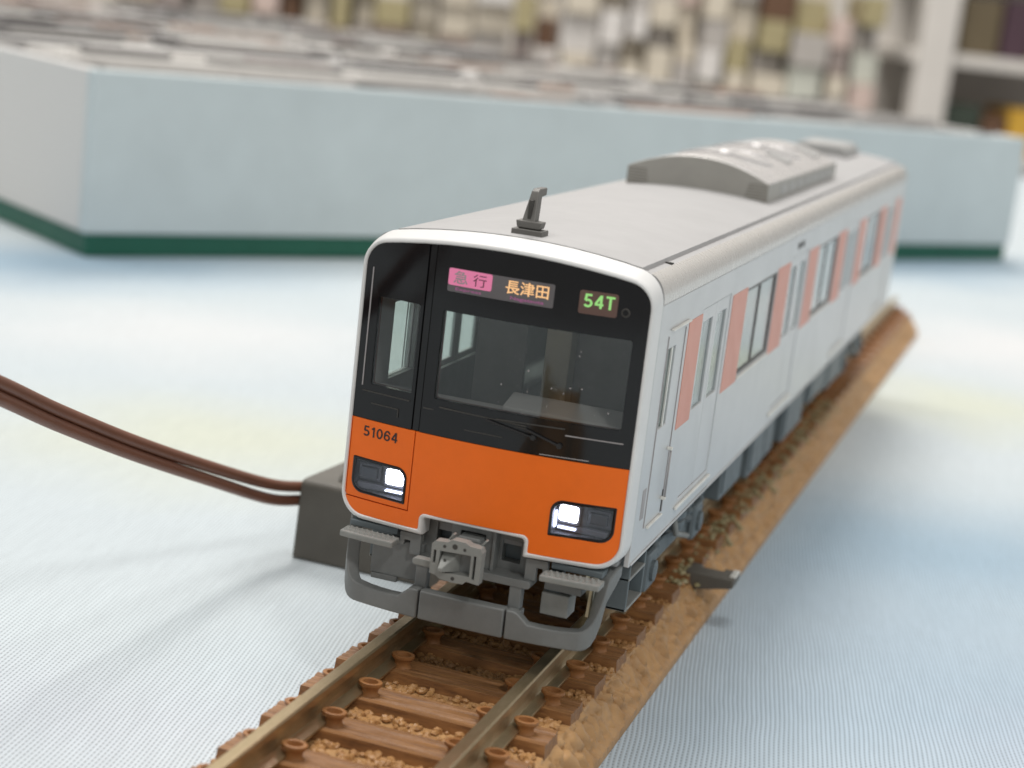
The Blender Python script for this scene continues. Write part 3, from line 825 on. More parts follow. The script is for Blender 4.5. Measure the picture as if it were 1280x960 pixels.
def roof():
    zr = lambda x: 25.55 - 0.0108 * x * x
    half = [(9.25, 22.93), (9.24, 23.25), (9.17, 23.6), (9.04, 23.95), (8.84, 24.26), (8.58, 24.5), (8.28, 24.64), (8.22, 24.55), (7.74, 24.62), (7.68, 24.90)] + [(x, zr(x)) for x in (6.6, 5.2, 3.8, 2.4, 1.0, 0.0)]
    prof = half + [(-x, z) for x, z in half[-2::-1]]
    inner = [(x * 0.965, z - 0.35) for x, z in prof]
    n = len(prof); mb = MB(); ys = [YB0, YB1]
    vs = [(x, y, z) for y in ys for x, z in prof] + [(x, y, z) for y in ys for x, z in inner]
    fs = []; fm = []
    for k in range(n - 1):
        fs.append((k, k + 1, n + k + 1, n + k)); fm.append(1 if k < 6 or k >= n - 7 else 0)
    for k in range(n - 1):
        fs.append((2 * n + k, 2 * n + k + 1, 3 * n + k + 1, 3 * n + k)); fm.append(2)
    for o in (0, n):
        for k in range(n - 1):
            fs.append((o + k, o + k + 1, 2 * n + o + k + 1, 2 * n + o + k)); fm.append(0)
    fs += [(0, n, 3 * n, 2 * n), (n - 1, 2 * n - 1, 4 * n - 1, 3 * n - 1)]; fm += [1, 1]
    mb.add(vs, fs)
    o = mb.build('roof', ['roof_grey', 'shoulder_silver', 'interior_dark'], train, auto=28, fmat=fm)
    # dark blocks colouring in the shadow nicks of the rain channel
    for s in (1, -1):
        MB().box(*sorted((s * 7.72, s * 8.24)), 7.6, 7.78, 24.5, 24.70).build('channel_shadow', 'seam_dark', o)
    return o
roof_o = roof()
MB().prism([(-9.2, 6.9), (9.2, 6.9), (9.2, 22.9), (8.6, 24.3), (5, 25.1), (0, 25.4), (-5, 25.1), (-8.6, 24.3), (-9.2, 22.9)], lambda x, z: (x, YB1 - 0.5, z), lambda x, z: (x, YB1 + 0.02, z)).build('rear_wall', 'body_grey', train, bevel=0.1)

# interior seen through the glass
MB().box(-8.7, 8.7, 1.3, 129.5, 7.0, 7.6).build('floor_pan', 'interior_dark', train)
pw = MB(); slab(pw, grid_sheet(-8.5, 8.5, 7.6, 24.3, [(-8.4, -5.0, 9.0, 21.0), (-1.6, 1.4, 13.5, 21.0)]), lambda x, z: (x, 11.2, z), lambda x, z: (x, 11.7, z))
pw.build('cab_partition', 'interior_dark', train)
MB().box(0.2, 1.9, 9.6, 11.1, 7.7, 21.5).build('cab_beige_panel', 'interior_beige', train, bevel=0.1)  # beige upright panel in front of the cab partition
desk = MB().prism([(1.6, 7.6), (1.6, 15.35), (3.6, 15.9), (4.6, 15.2), (4.6, 7.6)], lambda y, z: (0.3, y, z), lambda y, z: (8.4, y, z)).build('driver_desk', 'interior_grey', train, bevel=0.12)
MB().prism([(1.5, 7.6), (1.5, 14.6), (3.6, 14.9), (3.6, 7.6)], lambda y, z: (-8.4, y, z), lambda y, z: (0.1, y, z)).build('cab_ledge', 'interior_dark', train, bevel=0.1)
for s in (1, -1):
    MB().box(*sorted((s * 5.6, s * 8.3)), 26.0, 45.0, 7.6, 11.4).build('bench_seat', 'interior_grey', train, bevel=0.3)

# --- roof equipment
def air_conditioner():
    y0, y1 = 49.0, 87.0
    zb = lambda x: 25.40 - 0.0108 * x * x
    zt = lambda x: 28.25 - 0.0405 * x * x
    xs = [-6.15 + 12.3 * k / 24 for k in range(25)]
    top = [(x, zt(x)) for x in xs]; bot = [(x, zb(x)) for x in reversed(xs)]
    mb = MB()
    mb.prism(top + bot, lambda x, z: (x, y0, z), lambda x, z: (x, y1, z))
    n = len(top) + len(bot)
    fm = [0, 0] + [1] * 24 + [2] + [2] * 24 + [2]
    a = mb.build('air_conditioner', ['ac_grey', 'ac_top', 'ac_side'], train, bevel=0.10, auto=35, fmat=None)
    me = a.data
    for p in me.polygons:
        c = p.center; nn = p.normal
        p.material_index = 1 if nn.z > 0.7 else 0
    for s in (1, -1):
        for k in range(6):
            z = 25.28 + 0.25 * k
            L_ = 1.95 - 0.05 * k
            MB().box(*sorted((s * 6.12, s * (6.12 - L_))), y0 - 0.015, y0 + 0.1, z, z + 0.085).build('louvre_slot', 'louvre_grey', a)
        for k in range(7):
            yy = y0 + 6.0 + 4.2 * k
            MB().box(*sorted((s * 6.10, s * 6.19)), yy, yy + 3.2, 25.45, 26.3).build('side_grille', 'ac_side', a, bevel=0.04)
    for yc in (59.5, 74.5):
        f = MB(); vs = []; seg = 36
        for r_, dz in ((4.3, 0.0), (4.3, 0.14), (4.0, 0.16), (3.9, 0.02), (1.0, 0.02), (0.9, 0.12), (0.05, 0.12)):
            for k in range(seg):
                x = r_ * math.cos(2 * math.pi * k / seg); vs.append((x, yc + r_ * math.sin(2 * math.pi * k / seg), zt(x) + dz))
        f.add(vs, [(i * seg + k, i * seg + (k + 1) % seg, (i + 1) * seg + (k + 1) % seg, (i + 1) * seg + k) for i in range(6) for k in range(seg)])
        f.build('fan_grille', 'ac_top', a, auto=40)
    for (x0, x1, ya, yb) in ((2.4, 4.6, 66.2, 69.0), (-4.6, -2.4, 66.2, 69.0), (2.6, 4.8, 80.5, 84.5)):
        h = MB(); P = [(x0, ya), (x1, ya), (x1, yb), (x0, yb)]
        h.add([(x, y, zt(x) + 0.02) for x, y in P] + [(x, y, zt(x) + 0.16) for x, y in P], [(0, 1, 2, 3), (4, 5, 6, 7), (0, 1, 5, 4), (1, 2, 6, 5), (2, 3, 7, 6), (3, 0, 4, 7)])
        h.build('hatch', 'ac_side', a, bevel=0.04)
air_conditioner()
vent = MB().prism(rpoly([(-3.4, 25.3, 0.3), (3.4, 25.3, 0.3), (3.0, 26.9, 1.0), (-3.0, 26.9, 1.0)], 6), lambda x, z: (x, 116.0, z), lambda x, z: (x, 126.0, z)).build('roof_vent', 'ac_side', train, bevel=0.5, seg=4)

def antenna():
    y = 3.4; b = MB().box(-0.98, 0.98, y, y + 1.3, 25.35, 25.86).build('radio_antenna', 'antenna_grey', train, bevel=0.05)
    MB().prism([(-0.72, 25.92), (0.72, 25.92), (0.82, 26.36), (-0.82, 26.36)], lambda x, z: (x, y + 0.2, z), lambda x, z: (x, y + 1.15, z)).build('insulator', 'antenna_grey', b, bevel=0.06)
    MB().box(-0.6, 0.6, y + 0.3, y + 1.0, 25.82, 25.95).build('insulator_neck', 'slot_dark', b)
    m = MB().prism([(y + 0.35, 26.3), (y + 1.15, 26.3), (y + 1.75, 27.75), (y + 2.6, 27.8), (y + 2.8, 28.25), (y + 1.4, 28.25), (y + 1.1, 28.1)],
                   lambda yy, z: (-0.50 + (z - 26.3) * 0.10, yy, z), lambda yy, z: (0.34 - (z - 26.3) * 0.10, yy, z)).build('antenna_blade', 'antenna_grey', b, bevel=0.06)
    MB().box(-0.18, 0.03, y + 0.42, y + 0.9, 26.36, 27.6).build('blade_rib', 'slot_dark', m)
antenna()

# --- under the front: skirt, steps, coupler and brackets
def ys(x): return -1.0 + 0.85 * (abs(x) / 8.0) ** 2.4
def skirt_piece(pts_top, zbot, x0, x1, n, name):
    # band following the curved plan of the skirt; pts_top gives (x, z) of the upper edge
    xs = [x0 + (x1 - x0) * k / n for k in range(n + 1)]
    for p in pts_top:
        xs.append(p[0])
    xs = sorted({round(x, 4) for x in xs if x0 - 1e-6 <= x <= x1 + 1e-6})
    def zt(x):
        for (a, za), (b, zb) in zip(pts_top, pts_top[1:]):
            if a <= x <= b: return za + (zb - za) * (x - a) / (b - a)
        return pts_top[0][1] if x < pts_top[0][0] else pts_top[-1][1]
    mb = MB(); vs = []
    for x in xs:
        y = ys(x)
        vs += [(x, y, zbot), (x, y, zt(x)), (x, y + 0.85, zt(x)), (x, y + 0.85, zbot)]
    m = len(xs)
    fs = [(4 * i + k, 4 * i + (k + 1) % 4, 4 * (i + 1) + (k + 1) % 4, 4 * (i + 1) + k) for i in range(m - 1) for k in range(4)] + [(0, 1, 2, 3), tuple(4 * (m - 1) + k for k in (3, 2, 1, 0))]
    mb.add(vs, fs)
    return mb.build(name, 'plastic_grey', train, bevel=0.10, auto=40, seg=3)
skirt_piece([(-2.74, 3.62), (2.74, 3.62)], 1.80, -2.74, 2.74, 8, 'skirt_panel')
def side_skirt(s):
    # outer skirt: front bar turning back round the corner and rising to the body
    path = []
    for x in (2.86, 3.3, 3.55, 4.2, 5.0, 5.8, 6.5, 7.0): path.append((x, ys(x)))
    for k in range(1, 8):
        a = math.radians(90 * k / 7 * 0.82)
        path.append((7.0 + 1.55 * math.sin(a), ys(7.0) + 1.75 * (1 - math.cos(a))))
    zt = [3.62, 3.62, 3.55, 2.96, 2.92, 2.92, 2.95, 3.0, 3.05, 3.15, 3.35, 3.7, 4.3, 5.1, 6.2]
    zb = [1.80] * 8 + [1.82, 1.86, 1.95, 2.15, 2.6, 3.4, 4.7]
    last = path[-1]
    path += [(8.75, last[1] + 0.75), (8.86, last[1] + 1.5)]; zt += [6.8, 6.85]; zb += [5.6, 6.2]
    vs = []
    for i, ((x, y), t, b) in enumerate(zip(path, zt, zb)):
        p, q = path[max(i - 1, 0)], path[min(i + 1, len(path) - 1)]
        d = Vector((q[0] - p[0], q[1] - p[1])).normalized(); nn = Vector((-d.y, d.x)) * 0.80
        vs += [(s * x, y, b), (s * x, y, t), (s * (x + nn.x), y + nn.y, t), (s * (x + nn.x), y + nn.y, b)]
    m = len(path); mb = MB()
    mb.add(vs, [(4 * i + k, 4 * i + (k + 1) % 4, 4 * (i + 1) + (k + 1) % 4, 4 * (i + 1) + k) for i in range(m - 1) for k in range(4)] + [(0, 1, 2, 3), tuple(4 * (m - 1) + k for k in (3, 2, 1, 0))])
    return mb.build('skirt_end', 'plastic_grey', train, bevel=0.10, auto=40, seg=3)
side_skirt(1); side_skirt(-1)
def step(s):
    a, b_ = sorted((s * 4.72, s * 8.36)); mb = MB()
    f = lambda x: -1.25 + 0.30 * ((abs(x) - 4.72) / 3.64) ** 1.5
    P = [(a, f(a)), ((a + b_) / 2, f((a + b_) / 2)), (b_, f(b_)), (b_, f(b_) + 1.25), (a, f(a) + 1.25)]
    mb.prism(P, lambda x, y: (x, y, 5.96), lambda x, y: (x, y, 6.36))
    o = mb.build('front_step', 'coupler_grey', train, bevel=0.09)
    t = MB(); nn = 9
    for r_ in range(2):
        for k in range(nn):
            x = a + 0.3 + (b_ - a - 0.6) * (k + 0.5 * (r_ % 2)) / (nn - 0.5); y = f(x) + 0.32 + 0.5 * r_
            t.lathe([(0.21, 6.34), (0.05, 6.52)], (x, y, 0), 'z', 4)
    tag(t.build('step_tread', 'coupler_grey', o), kind='stuff')
    MB().box(*sorted((s * 5.0, s * 8.2)), 0.2, 1.4, 6.42, 6.8).build('step_mount', 'underframe_grey', o, bevel=0.05)
step(1); step(-1)
# plate behind the coupler, with pockets
bp_ = MB(); slab(bp_, grid_sheet(-3.6, 3.6, 5.0, 8.4, [(-2.72, -1.75, 6.4, 7.5), (1.55, 2.75, 5.95, 7.3)]), lambda x, z: (x, 1.10, z), lambda x, z: (x, 1.9, z))
cp = bp_.build('coupler_plate', 'plastic_grey', train, bevel=0.05)
MB().box(-3.6, 3.6, 1.95, 2.2, 5.0, 8.4).build('pocket_back', 'underframe_grey', cp)
dr_ = MB(); slab(dr_, grid_sheet(-1.55, 1.15, 5.1, 8.05, [(-0.95, 0.65, 5.6, 7.55)]), lambda x, z: (x, 0.35, z), lambda x, z: (x, 1.12, z))
dr_.build('draft_box', 'plastic_grey', cp, bevel=0.05)
MB().box(-0.85, 0.62, -0.55, 1.0, 5.75, 7.45).build('draft_gear', 'plastic_grey', cp, bevel=0.15)
MB().box(1.15, 1.35, 0.2, 1.1, 5.1, 8.0).build('plate_rib', 'plastic_grey', cp, bevel=0.04)
MB().prism(rpoly([(-3.72, 4.92, .22), (3.95, 4.92, .22), (3.95, 5.42, .22), (-3.72, 5.42, .22)], 4), lambda x, z: (x, -0.25, z), lambda x, z: (x, 1.25, z)).build('carrier_beam', 'plastic_grey', train, bevel=0.05)
for x in (-3.05, 3.05):
    MB().box(x - 0.38, x + 0.38, -0.15, 0.55, 3.5, 4.95).build('skirt_bracket', 'plastic_grey', train, bevel=0.06)
    MB().box(x - 0.55, x + 0.55, -0.55, 0.45, 3.1, 3.55).build('bracket_foot', 'plastic_grey', train, bevel=0.08)
# hook shaped brackets either side of the coupler
for s in (1, -1):
    a = MB()
    slab(a, ([(p[0], p[1]) for p in [(3.4, 5.4), (4.1, 5.4), (4.1, 6.25), (4.5, 6.25), (4.5, 5.9), (4.8, 5.9), (4.8, 6.75), (3.4, 6.75)]], [tuple(range(8))]), lambda x, z: (s * x, 0.15, z), lambda x, z: (s * x, 0.55, z))
    a.build('cable_hook', 'plastic_grey', train, bevel=0.04)
lb = MB().box(-6.75, -3.35, 0.62, 1.3, 3.55, 6.0).build('jumper_box', 'plastic_grey', train, bevel=0.10)
MB().box(-6.6, -4.9, 0.5, 0.9, 3.25, 3.6).build('box_flange', 'plastic_grey', lb, bevel=0.04)
rb_ = MB().box(4.50, 6.25, 0.55, 2.2, 3.35, 4.75).build('train_stop_box', 'coupler_grey', train, bevel=0.08)
MB().box(4.55, 6.9, 0.75, 2.0, 4.85, 5.35).build('box_bracket', 'plastic_grey', rb_, bevel=0.06)
MB().box(4.7, 5.5, 0.9, 1.8, 4.7, 5.95).build('box_hanger', 'underframe_grey', rb_)
MB().prism([(0.2, 3.9), (0.9, 3.6), (1.6, 4.6), (1.5, 5.9), (0.6, 5.9)], lambda y, z: (7.45, y, z), lambda y, z: (7.62, y, z)).build('contact_strip', 'wheel_steel', train)

def coupler():
    y0, y1 = -2.95, -2.25
    fr = MB()
    outer = [(-1.55, 5.62), (-1.15, 5.55), (-0.9, 5.38), (-0.1, 5.30), (0.6, 5.34), (0.8, 5.55), (1.58, 5.48), (1.62, 7.45), (1.5, 7.72), (0.85, 7.74), (0.55, 7.9), (-0.3, 7.92), (-0.6, 7.70), (-1.35, 7.66), (-1.56, 7.45)]
    hole = [(-1.02, 5.80), (0.95, 5.86), (0.95, 7.18), (-1.02, 7.10)]
    s1 = [(-1.40, 6.3), (-1.24, 6.3), (-1.24, 7.1), (-1.40, 7.1)]
    s2 = [(1.12, 5.75), (1.28, 5.75), (1.28, 7.2), (1.12, 7.2)]
    slab(fr, sheet([outer, hole[::-1], s1[::-1], s2[::-1]]), lambda x, z: (x, y0, z), lambda x, z: (x, y1, z))
    c = fr.build('coupler', 'coupler_grey', train, bevel=0.07)
    MB().box(-1.35, 1.4, y1 + 0.02, y1 + 0.25, 5.6, 7.5).build('coupler_back', 'plastic_grey', c, bevel=0.05)
    py = MB(); a = [(-1.02, 5.8), (0.12, 5.8), (0.12, 7.1), (-1.02, 7.1)]
    py.add([(x, y1 + 0.02, z) for x, z in a] + [(-0.86, y0 - 0.55, 5.98), (-0.62, y0 - 0.5, 5.98), (-0.62, y0 - 0.5, 6.2), (-0.86, y0 - 0.55, 6.2)], [(0, 1, 2, 3), (4, 5, 6, 7), (0, 1, 5, 4), (1, 2, 6, 5), (2, 3, 7, 6), (3, 0, 4, 7)])
    py.build('coupler_cone', 'coupler_grey', c, bevel=0.05)
    for x, z, r_ in ((-0.75, 7.42, .10), (-0.1, 7.52, .17), (0.52, 7.45, .10), (-0.05, 5.56, .12), (-0.62, 6.62, .08)):
        yy = y0 - 0.012 if z != 6.62 else y0 - 0.10
        MB().lathe([(r_, 0), (r_, 0.05)], (x, yy, z), 'y', 12).build('bolt_hole', 'slot_dark', c)
    for x in (-0.85, 1.2):
        MB().prism([(x, 7.6), (x + 0.12, 7.6), (x + 0.45, 8.05), (x + 0.33, 8.1)], lambda a, z: (a, y1 - 0.1, z), lambda a, z: (a, y1 + 0.3, z)).build('release_lug', 'coupler_grey', c, bevel=0.03)
    MB().box(-0.75, 0.75, y1 + 0.2, -0.5, 5.85, 7.25).build('coupler_shank', 'plastic_grey', c, bevel=0.15)
    MB().prism(rpoly([(-2.9, 5.72, .2), (-1.5, 5.72, .05), (-1.5, 6.14, .05), (-2.9, 6.14, .2)], 4), lambda x, z: (x, y1 - 0.1, z), lambda x, z: (x, y1 + 0.5, z)).build('release_lever', 'coupler_grey', c, bevel=0.05)
coupler()

# --- running gear
MB().box(-7.2, 7.2, 2.6, 129.0, 6.3, 6.95).build('underframe', 'underframe_grey', train, bevel=0.1)
def bogie(yc):
    b = MB().box(-5.6, 5.6, yc - 2.6, yc + 2.6, 3.4, 6.2).build('bogie', 'underframe_grey', train, bevel=0.2)
    for s in (1, -1):
        fr = MB()
        poly = [(-9.6, 3.2), (-9.6, 1.9), (-5.6, 1.7), (-4.6, 2.5), (4.6, 2.5), (5.6, 1.7), (9.6, 1.9), (9.6, 3.2), (8.4, 4.1), (5.2, 4.3), (3.8, 3.9), (-3.8, 3.9), (-5.2, 4.3), (-8.4, 4.1)]
        fr.prism(poly, lambda y, z: (s * 6.6, yc + y, z), lambda y, z: (s * 7.5, yc + y, z))
        f = fr.build('bogie_frame', 'underframe_grey', b, bevel=0.12)
        for dy in (-7, 7):
            MB().box(*sorted((s * 7.4, s * 8.05)), yc + dy - 1.25, yc + dy + 1.25, 1.55, 4.35).build('axle_box', 'underframe_grey', b, bevel=0.3)
            MB().lathe([(0.75, 0), (0.75, 0.25), (0.35, 0.33)], (s * 8.02, yc + dy, 2.9), 'x', 12, 1, 1).build('axle_cap', 'underframe_grey', b)
            for q in (-1.9, 1.9):
                MB().lathe([(0.55, 3.2), (0.75, 3.5), (0.55, 3.8), (0.75, 4.1), (0.55, 4.4), (0.75, 4.7), (0.6, 5.0)], (s * 7.2, yc + dy + q, 0), 'z', 10).build('coil_spring', 'underframe_grey', b)
        MB().lathe([(1.9, 4.0), (2.2, 4.3), (2.2, 4.7), (2.05, 4.8), (2.25, 5.0), (2.25, 5.4), (2.1, 5.5), (2.25, 5.7), (2.1, 6.2)], (s * 6.2, yc, 0), 'z', 20).build('air_spring', 'underframe_grey', b, auto=50)
        MB().tube([(s * 8.1, yc - 2.6, 5.9), (s * 8.2, yc - 1.5, 4.1), (s * 8.2, yc + 2.6, 2.9)], 0.22, 8).build('damper', 'coupler_grey', b, smooth=True)
        for dy in (-7, 7):
            MB().lathe([(2.2, 0), (2.9, 0.02), (2.9, 0.55), (2.7, 0.75), (2.72, 1.0), (0.6, 0.9)] if s > 0 else [(2.2, 0), (2.9, -0.02), (2.9, -0.55), (2.7, -0.75), (2.72, -1.0), (0.6, -0.9)], (s * 3.75, yc + dy, 2.72), 'x', 24).build('wheel', 'wheel_steel', b, auto=40)
bogie(21.6); bogie(111.0)
# cab ladder behind the skirt
for s in (1, -1):
    la = MB(); slab(la, ([(5.2, 3.0), (8.9, 3.0), (9.2, 3.6), (9.2, 6.2), (8.7, 6.8), (5.2, 6.8)], [(0, 1, 2, 3, 4, 5)]), lambda y, z: (s * 7.2, y, z), lambda y, z: (s * 7.4, y, z))
    lo = la.build('cab_steps', 'underframe_grey', train, bevel=0.05)
    for y in (5.2, 9.0):
        MB().box(*sorted((s * 7.4, s * 8.7)), y, y + 0.22, 2.9, 6.8).build('step_cheek', 'underframe_grey', lo, bevel=0.06)
    for z in (2.9, 4.9):
        MB().box(*sorted((s * 7.4, s * 8.72)), 5.2, 9.2, z, z + 0.22).build('step_board', 'coupler_grey', lo, bevel=0.06)
er = random.Random(4)
for s in (1, -1):
    y = 34.5
    while y < 98:
        L_ = er.choice((5.5, 8.0, 10.5, 6.5)); zb_ = er.choice((1.9, 2.4, 3.0, 2.2)); xo = er.choice((8.3, 8.0, 8.5))
        e_ = MB().box(*sorted((s * 4.2, s * xo)), y, y + L_, zb_, 6.4).build('equipment_box', 'underframe_grey', train, bevel=0.15)
        MB().box(*sorted((s * xo, s * (xo + 0.12))), y + 0.6, y + L_ - 0.6, zb_ + 0.5, 5.8).build('box_cover', 'underframe_grey', e_, bevel=0.06)
        y += L_ + er.choice((1.2, 2.4, 3.6))

# ------------------------------------------------------------------ track feeder with its wires
feeder = empty('track_feeder', (-16.5, 30, TABLE), 'dark grey plastic track feeder block with two brown wires beside the train', 'feeder')
fb = MB().prism(rpoly([(24.7, TABLE + 0.02, 0.1), (38.0, TABLE + 0.02, 0.1), (38.0, 0.2, 0.8), (25.2, 0.72, 0.5)], 4), lambda y, z: (-23.0, y, z), lambda y, z: (-9.5, y, z)).build('feeder_block', 'feeder_grey', feeder, bevel=0.22, seg=3)
MB().prism([(26.5, 0.6), (36.5, 0.2), (36.5, 1.1), (27.2, 1.35)], lambda y, z: (-20.6, y, z), lambda y, z: (-9.7, y, z)).build('feeder_lid', 'feeder_grey', feeder, bevel=0.25)
for k in range(4):
    MB().box(-20.0 + 2.4 * k, -18.6 + 2.4 * k, 28.0, 35.0, 1.0, 1.55).build('lid_rib', 'feeder_grey', feeder, bevel=0.2)
def wire(off, pts):
    # smooth the given points with a Catmull-Rom curve
    P = [Vector(p) + Vector(off) for p in pts]; out = []
    P = [P[0] * 2 - P[1]] + P + [P[-1] * 2 - P[-2]]
    for i in range(1, len(P) - 2):
        for k in range(8):
            t = k / 8
            out.append(0.5 * ((2 * P[i]) + (-P[i - 1] + P[i + 1]) * t + (2 * P[i - 1] - 5 * P[i] + 4 * P[i + 1] - P[i + 2]) * t * t + (-P[i - 1] + 3 * P[i] - 3 * P[i + 1] + P[i + 2]) * t ** 3))
    out.append(P[-2])
    MB().tube(out, 0.44, 16).build('wire', 'wire_brown', feeder, smooth=True)
wire((0, 0, 0), [(-19.5, 27.5, -0.35), (-22.8, 26.6, -0.25), (-24.2, 22.5, 0.65), (-25.2, 14.5, 3.55), (-26.2, 4.8, 7.35), (-26.7, -4.0, 11.1), (-26.4, -14.0, 15.4), (-25.5, -28.0, 20.0), (-29, -46, 21), (-46, -72, 13), (-78, -92, 0), (-120, -104, -4.2)])
wire((-0.05, -0.1, -0.88), [(-19.5, 27.5, -0.55), (-22.8, 26.6, -0.45), (-24.2, 22.5, 0.38), (-25.2, 14.5, 3.48), (-26.2, 4.8, 7.35), (-26.7, -4.0, 11.1), (-26.4, -14.0, 15.4), (-25.5, -28.0, 20.0), (-29, -46, 21), (-46, -72, 13), (-78, -92, 0), (-120, -104, -4.2)])
ct = MB().prism([(7.3, 30.4), (11.1, 30.4), (11.1, 32.9), (9.9, 32.9), (9.9, 32.2), (8.2, 32.2), (8.2, 32.9), (7.3, 32.9)], lambda x, y: (x, y, -3.3 if x < 9 else -2.45), lambda x, y: (x, y, -1.70)).build('contact_tab', 'feeder_grey', feeder, bevel=0.15)
MB().box(10.65, 11.15, 30.7, 32.6, -1.70, -1.54).build('tab_highlight', 'handrail', ct, bevel=0.08)  # pale block painted as the highlight on the tab's end
MB().box(-9.6, 7.4, 29.9, 31.6, -2.75, -2.45).build('contact_strip', 'contact_dark', feeder)

# ------------------------------------------------------------------ storage box and the coaches packed in it
mat('board_shaded', (0.575, 0.645, 0.66), 0.6, 0.0, 0.03, 0.8, 0.1, 20)  # white board, with the shade on its front mixed into this tone
mat('board_green', (0.012, 0.12, 0.075), 0.55, 0.0, 0.05, 1.0)
mat('coach_silver', (0.42, 0.41, 0.40), 0.35, 0.2, 0.06, 2.0)
mat('coach_cream', (0.58, 0.56, 0.53), 0.45, 0.0, 0.05, 2.0)
mat('coach_gap_shade', (0.06, 0.055, 0.055), 0.4)
mat('coach_grey', (0.20, 0.19, 0.185), 0.4)
mat('coach_red', (0.42, 0.30, 0.24), 0.45)
def corrugated():
    m, n, l, b = principled('board_side')
    tc = n.new('ShaderNodeTexCoord'); w = n.new('ShaderNodeTexWave'); w.bands_direction = 'Z'; w.inputs['Scale'].default_value = 2.1; w.inputs['Distortion'].default_value = 0.4
    l.new(tc.outputs['Object'], w.inputs['Vector'])
    bp = n.new('ShaderNodeBump'); bp.inputs['Strength'].default_value = 0.4; bp.inputs['Distance'].default_value = 0.02
    l.new(w.outputs['Fac'], bp.inputs['Height']); l.new(bp.outputs['Normal'], b.inputs['Normal'])
    b.inputs['Base Color'].default_value = (0.70, 0.685, 0.665, 1); b.inputs['Roughness'].default_value = 0.6
    MATS['board_side'] = m
corrugated()
A = Vector((-109.7, 130.3, TABLE)); d_ = Vector((0.557, 0.8305, 0)).normalized(); n_ = Vector((-d_.y, d_.x, 0))
LB, DB, HB, HG = 226.0, 350.0, 28.2, 3.6
def bpt(u, v, w): return tuple(A + d_ * u + n_ * v + Vector((0, 0, w)))
box = empty('storage_box', A + d_ * LB / 2 + n_ * DB / 2, 'large white, shade-tinted storage box with green base behind the train', 'box')
def bbox(name, m, u0, u1, v0, v1, w0, w1, par, bevel=0.3):
    vs = [bpt(u, v, w) for u in (u0, u1) for v in (v0, v1) for w in (w0, w1)]
    return MB().add(vs, [(0, 1, 3, 2), (4, 6, 7, 5), (0, 4, 5, 1), (2, 3, 7, 6), (0, 2, 6, 4), (1, 5, 7, 3)]).build(name, m, par, bevel=bevel)
bbox('green_base', 'board_green', 0.5, LB - 0.5, 0.5, DB - 0.5, 0.02, HG, box)
bbox('front_wall', 'board_shaded', 0, LB, 0, 2.2, HG + 0.02, HB, box)
bbox('back_wall', 'board_shaded', 0, LB, DB - 2.2, DB, HG + 0.02, HB, box)
bbox('end_wall', 'board_side', 0, 2.2, 2.22, DB - 2.22, HG + 0.02, HB, box)
bbox('end_wall', 'board_side', LB - 2.2, LB, 2.22, DB - 2.22, HG + 0.02, HB, box)
bbox('tray_floor', 'board_shaded', 2.3, LB - 2.3, 2.3, DB - 2.3, HG + 0.02, HG + 2, box)
cr = random.Random(8)
GROUP = 'model coaches packed in the storage box'
row = 0; v = 4.0
ROWN = 'first second third fourth fifth sixth seventh eighth ninth tenth eleventh twelfth thirteenth fourteenth fifteenth sixteenth seventeenth eighteenth nineteenth twentieth'.split()
while v + 17 < DB - 3:
    u = 4.0
    for c in range(2):
        Lc = 108.0
        root = empty('packed_coach', bpt(u + Lc / 2, v + 8, HG + 2.1), 'small pale model coach in the storage box, %s row from its front wall, %s end' % (ROWN[row], ('left', 'right')[c]), 'model coach', GROUP)
        top = HB + (0.9 if row % 2 else -0.9) + cr.uniform(-0.6, 0.6)
        bd = bbox('coach_body', cr.choice(('coach_silver', 'coach_silver', 'coach_cream')), u, u + Lc, v, v + 16, HG + 2.1, top, root, 0.8)
        for q in range(4):  # dark strips paint the gap shadows, the others are roof colours
            a_ = v + 0.8 + 3.8 * q + cr.uniform(0, 1.0)
            k = u + cr.uniform(0, 14)
            while k < u + Lc - 6:
                w = min(cr.uniform(8, 34), u + Lc - 1 - k)
                if w > 3: bbox('roof_gap_strip', cr.choice(('coach_gap_shade', 'coach_gap_shade', 'coach_grey', 'coach_cream', 'coach_grey', 'coach_cream', 'coach_red')), k, k + w, a_, a_ + cr.uniform(1.0, 2.2), top + 0.02, top + cr.uniform(0.3, 1.3), bd, 0.15)
                k += w + cr.uniform(2, 12)
        u += Lc + 1.5
    v += 17.4; row += 1

# ------------------------------------------------------------------ shop shelving far behind the table
mat('shelf_white', (0.62, 0.59, 0.55), 0.5, 0.0, 0.03, 0.2)
GC = {'olive': (0.13, 0.10, 0.055), 'plum': (0.07, 0.035, 0.05), 'dark green': (0.035, 0.05, 0.035), 'brown': (0.12, 0.06, 0.03), 'yellow': (0.62, 0.36, 0.04),
      'dark red': (0.22, 0.05, 0.03), 'black': (0.03, 0.03, 0.032), 'cream': (0.60, 0.54, 0.44), 'pink': (0.58, 0.46, 0.41), 'grey': (0.42, 0.39, 0.36), 'pale green': (0.55, 0.56, 0.49), 'white': (0.66, 0.63, 0.60), 'mustard': (0.36, 0.31, 0.17), 'mauve': (0.30, 0.25, 0.23)}
for k_, v_ in GC.items(): mat('pack_' + k_.replace(' ', '_'), v_, 0.5, 0.0, 0.06, 0.4)
yaw = math.radians(18.94)
r_ax = Vector((math.cos(yaw), math.sin(yaw), 0)); f_ax = Vector((-math.sin(yaw), math.cos(yaw), 0))
SC = Vector((31.26, -95.03, 0)) + f_ax * 2200
def spt(u, v, z): return tuple(SC + r_ax * u + f_ax * v + Vector((0, 0, z)))
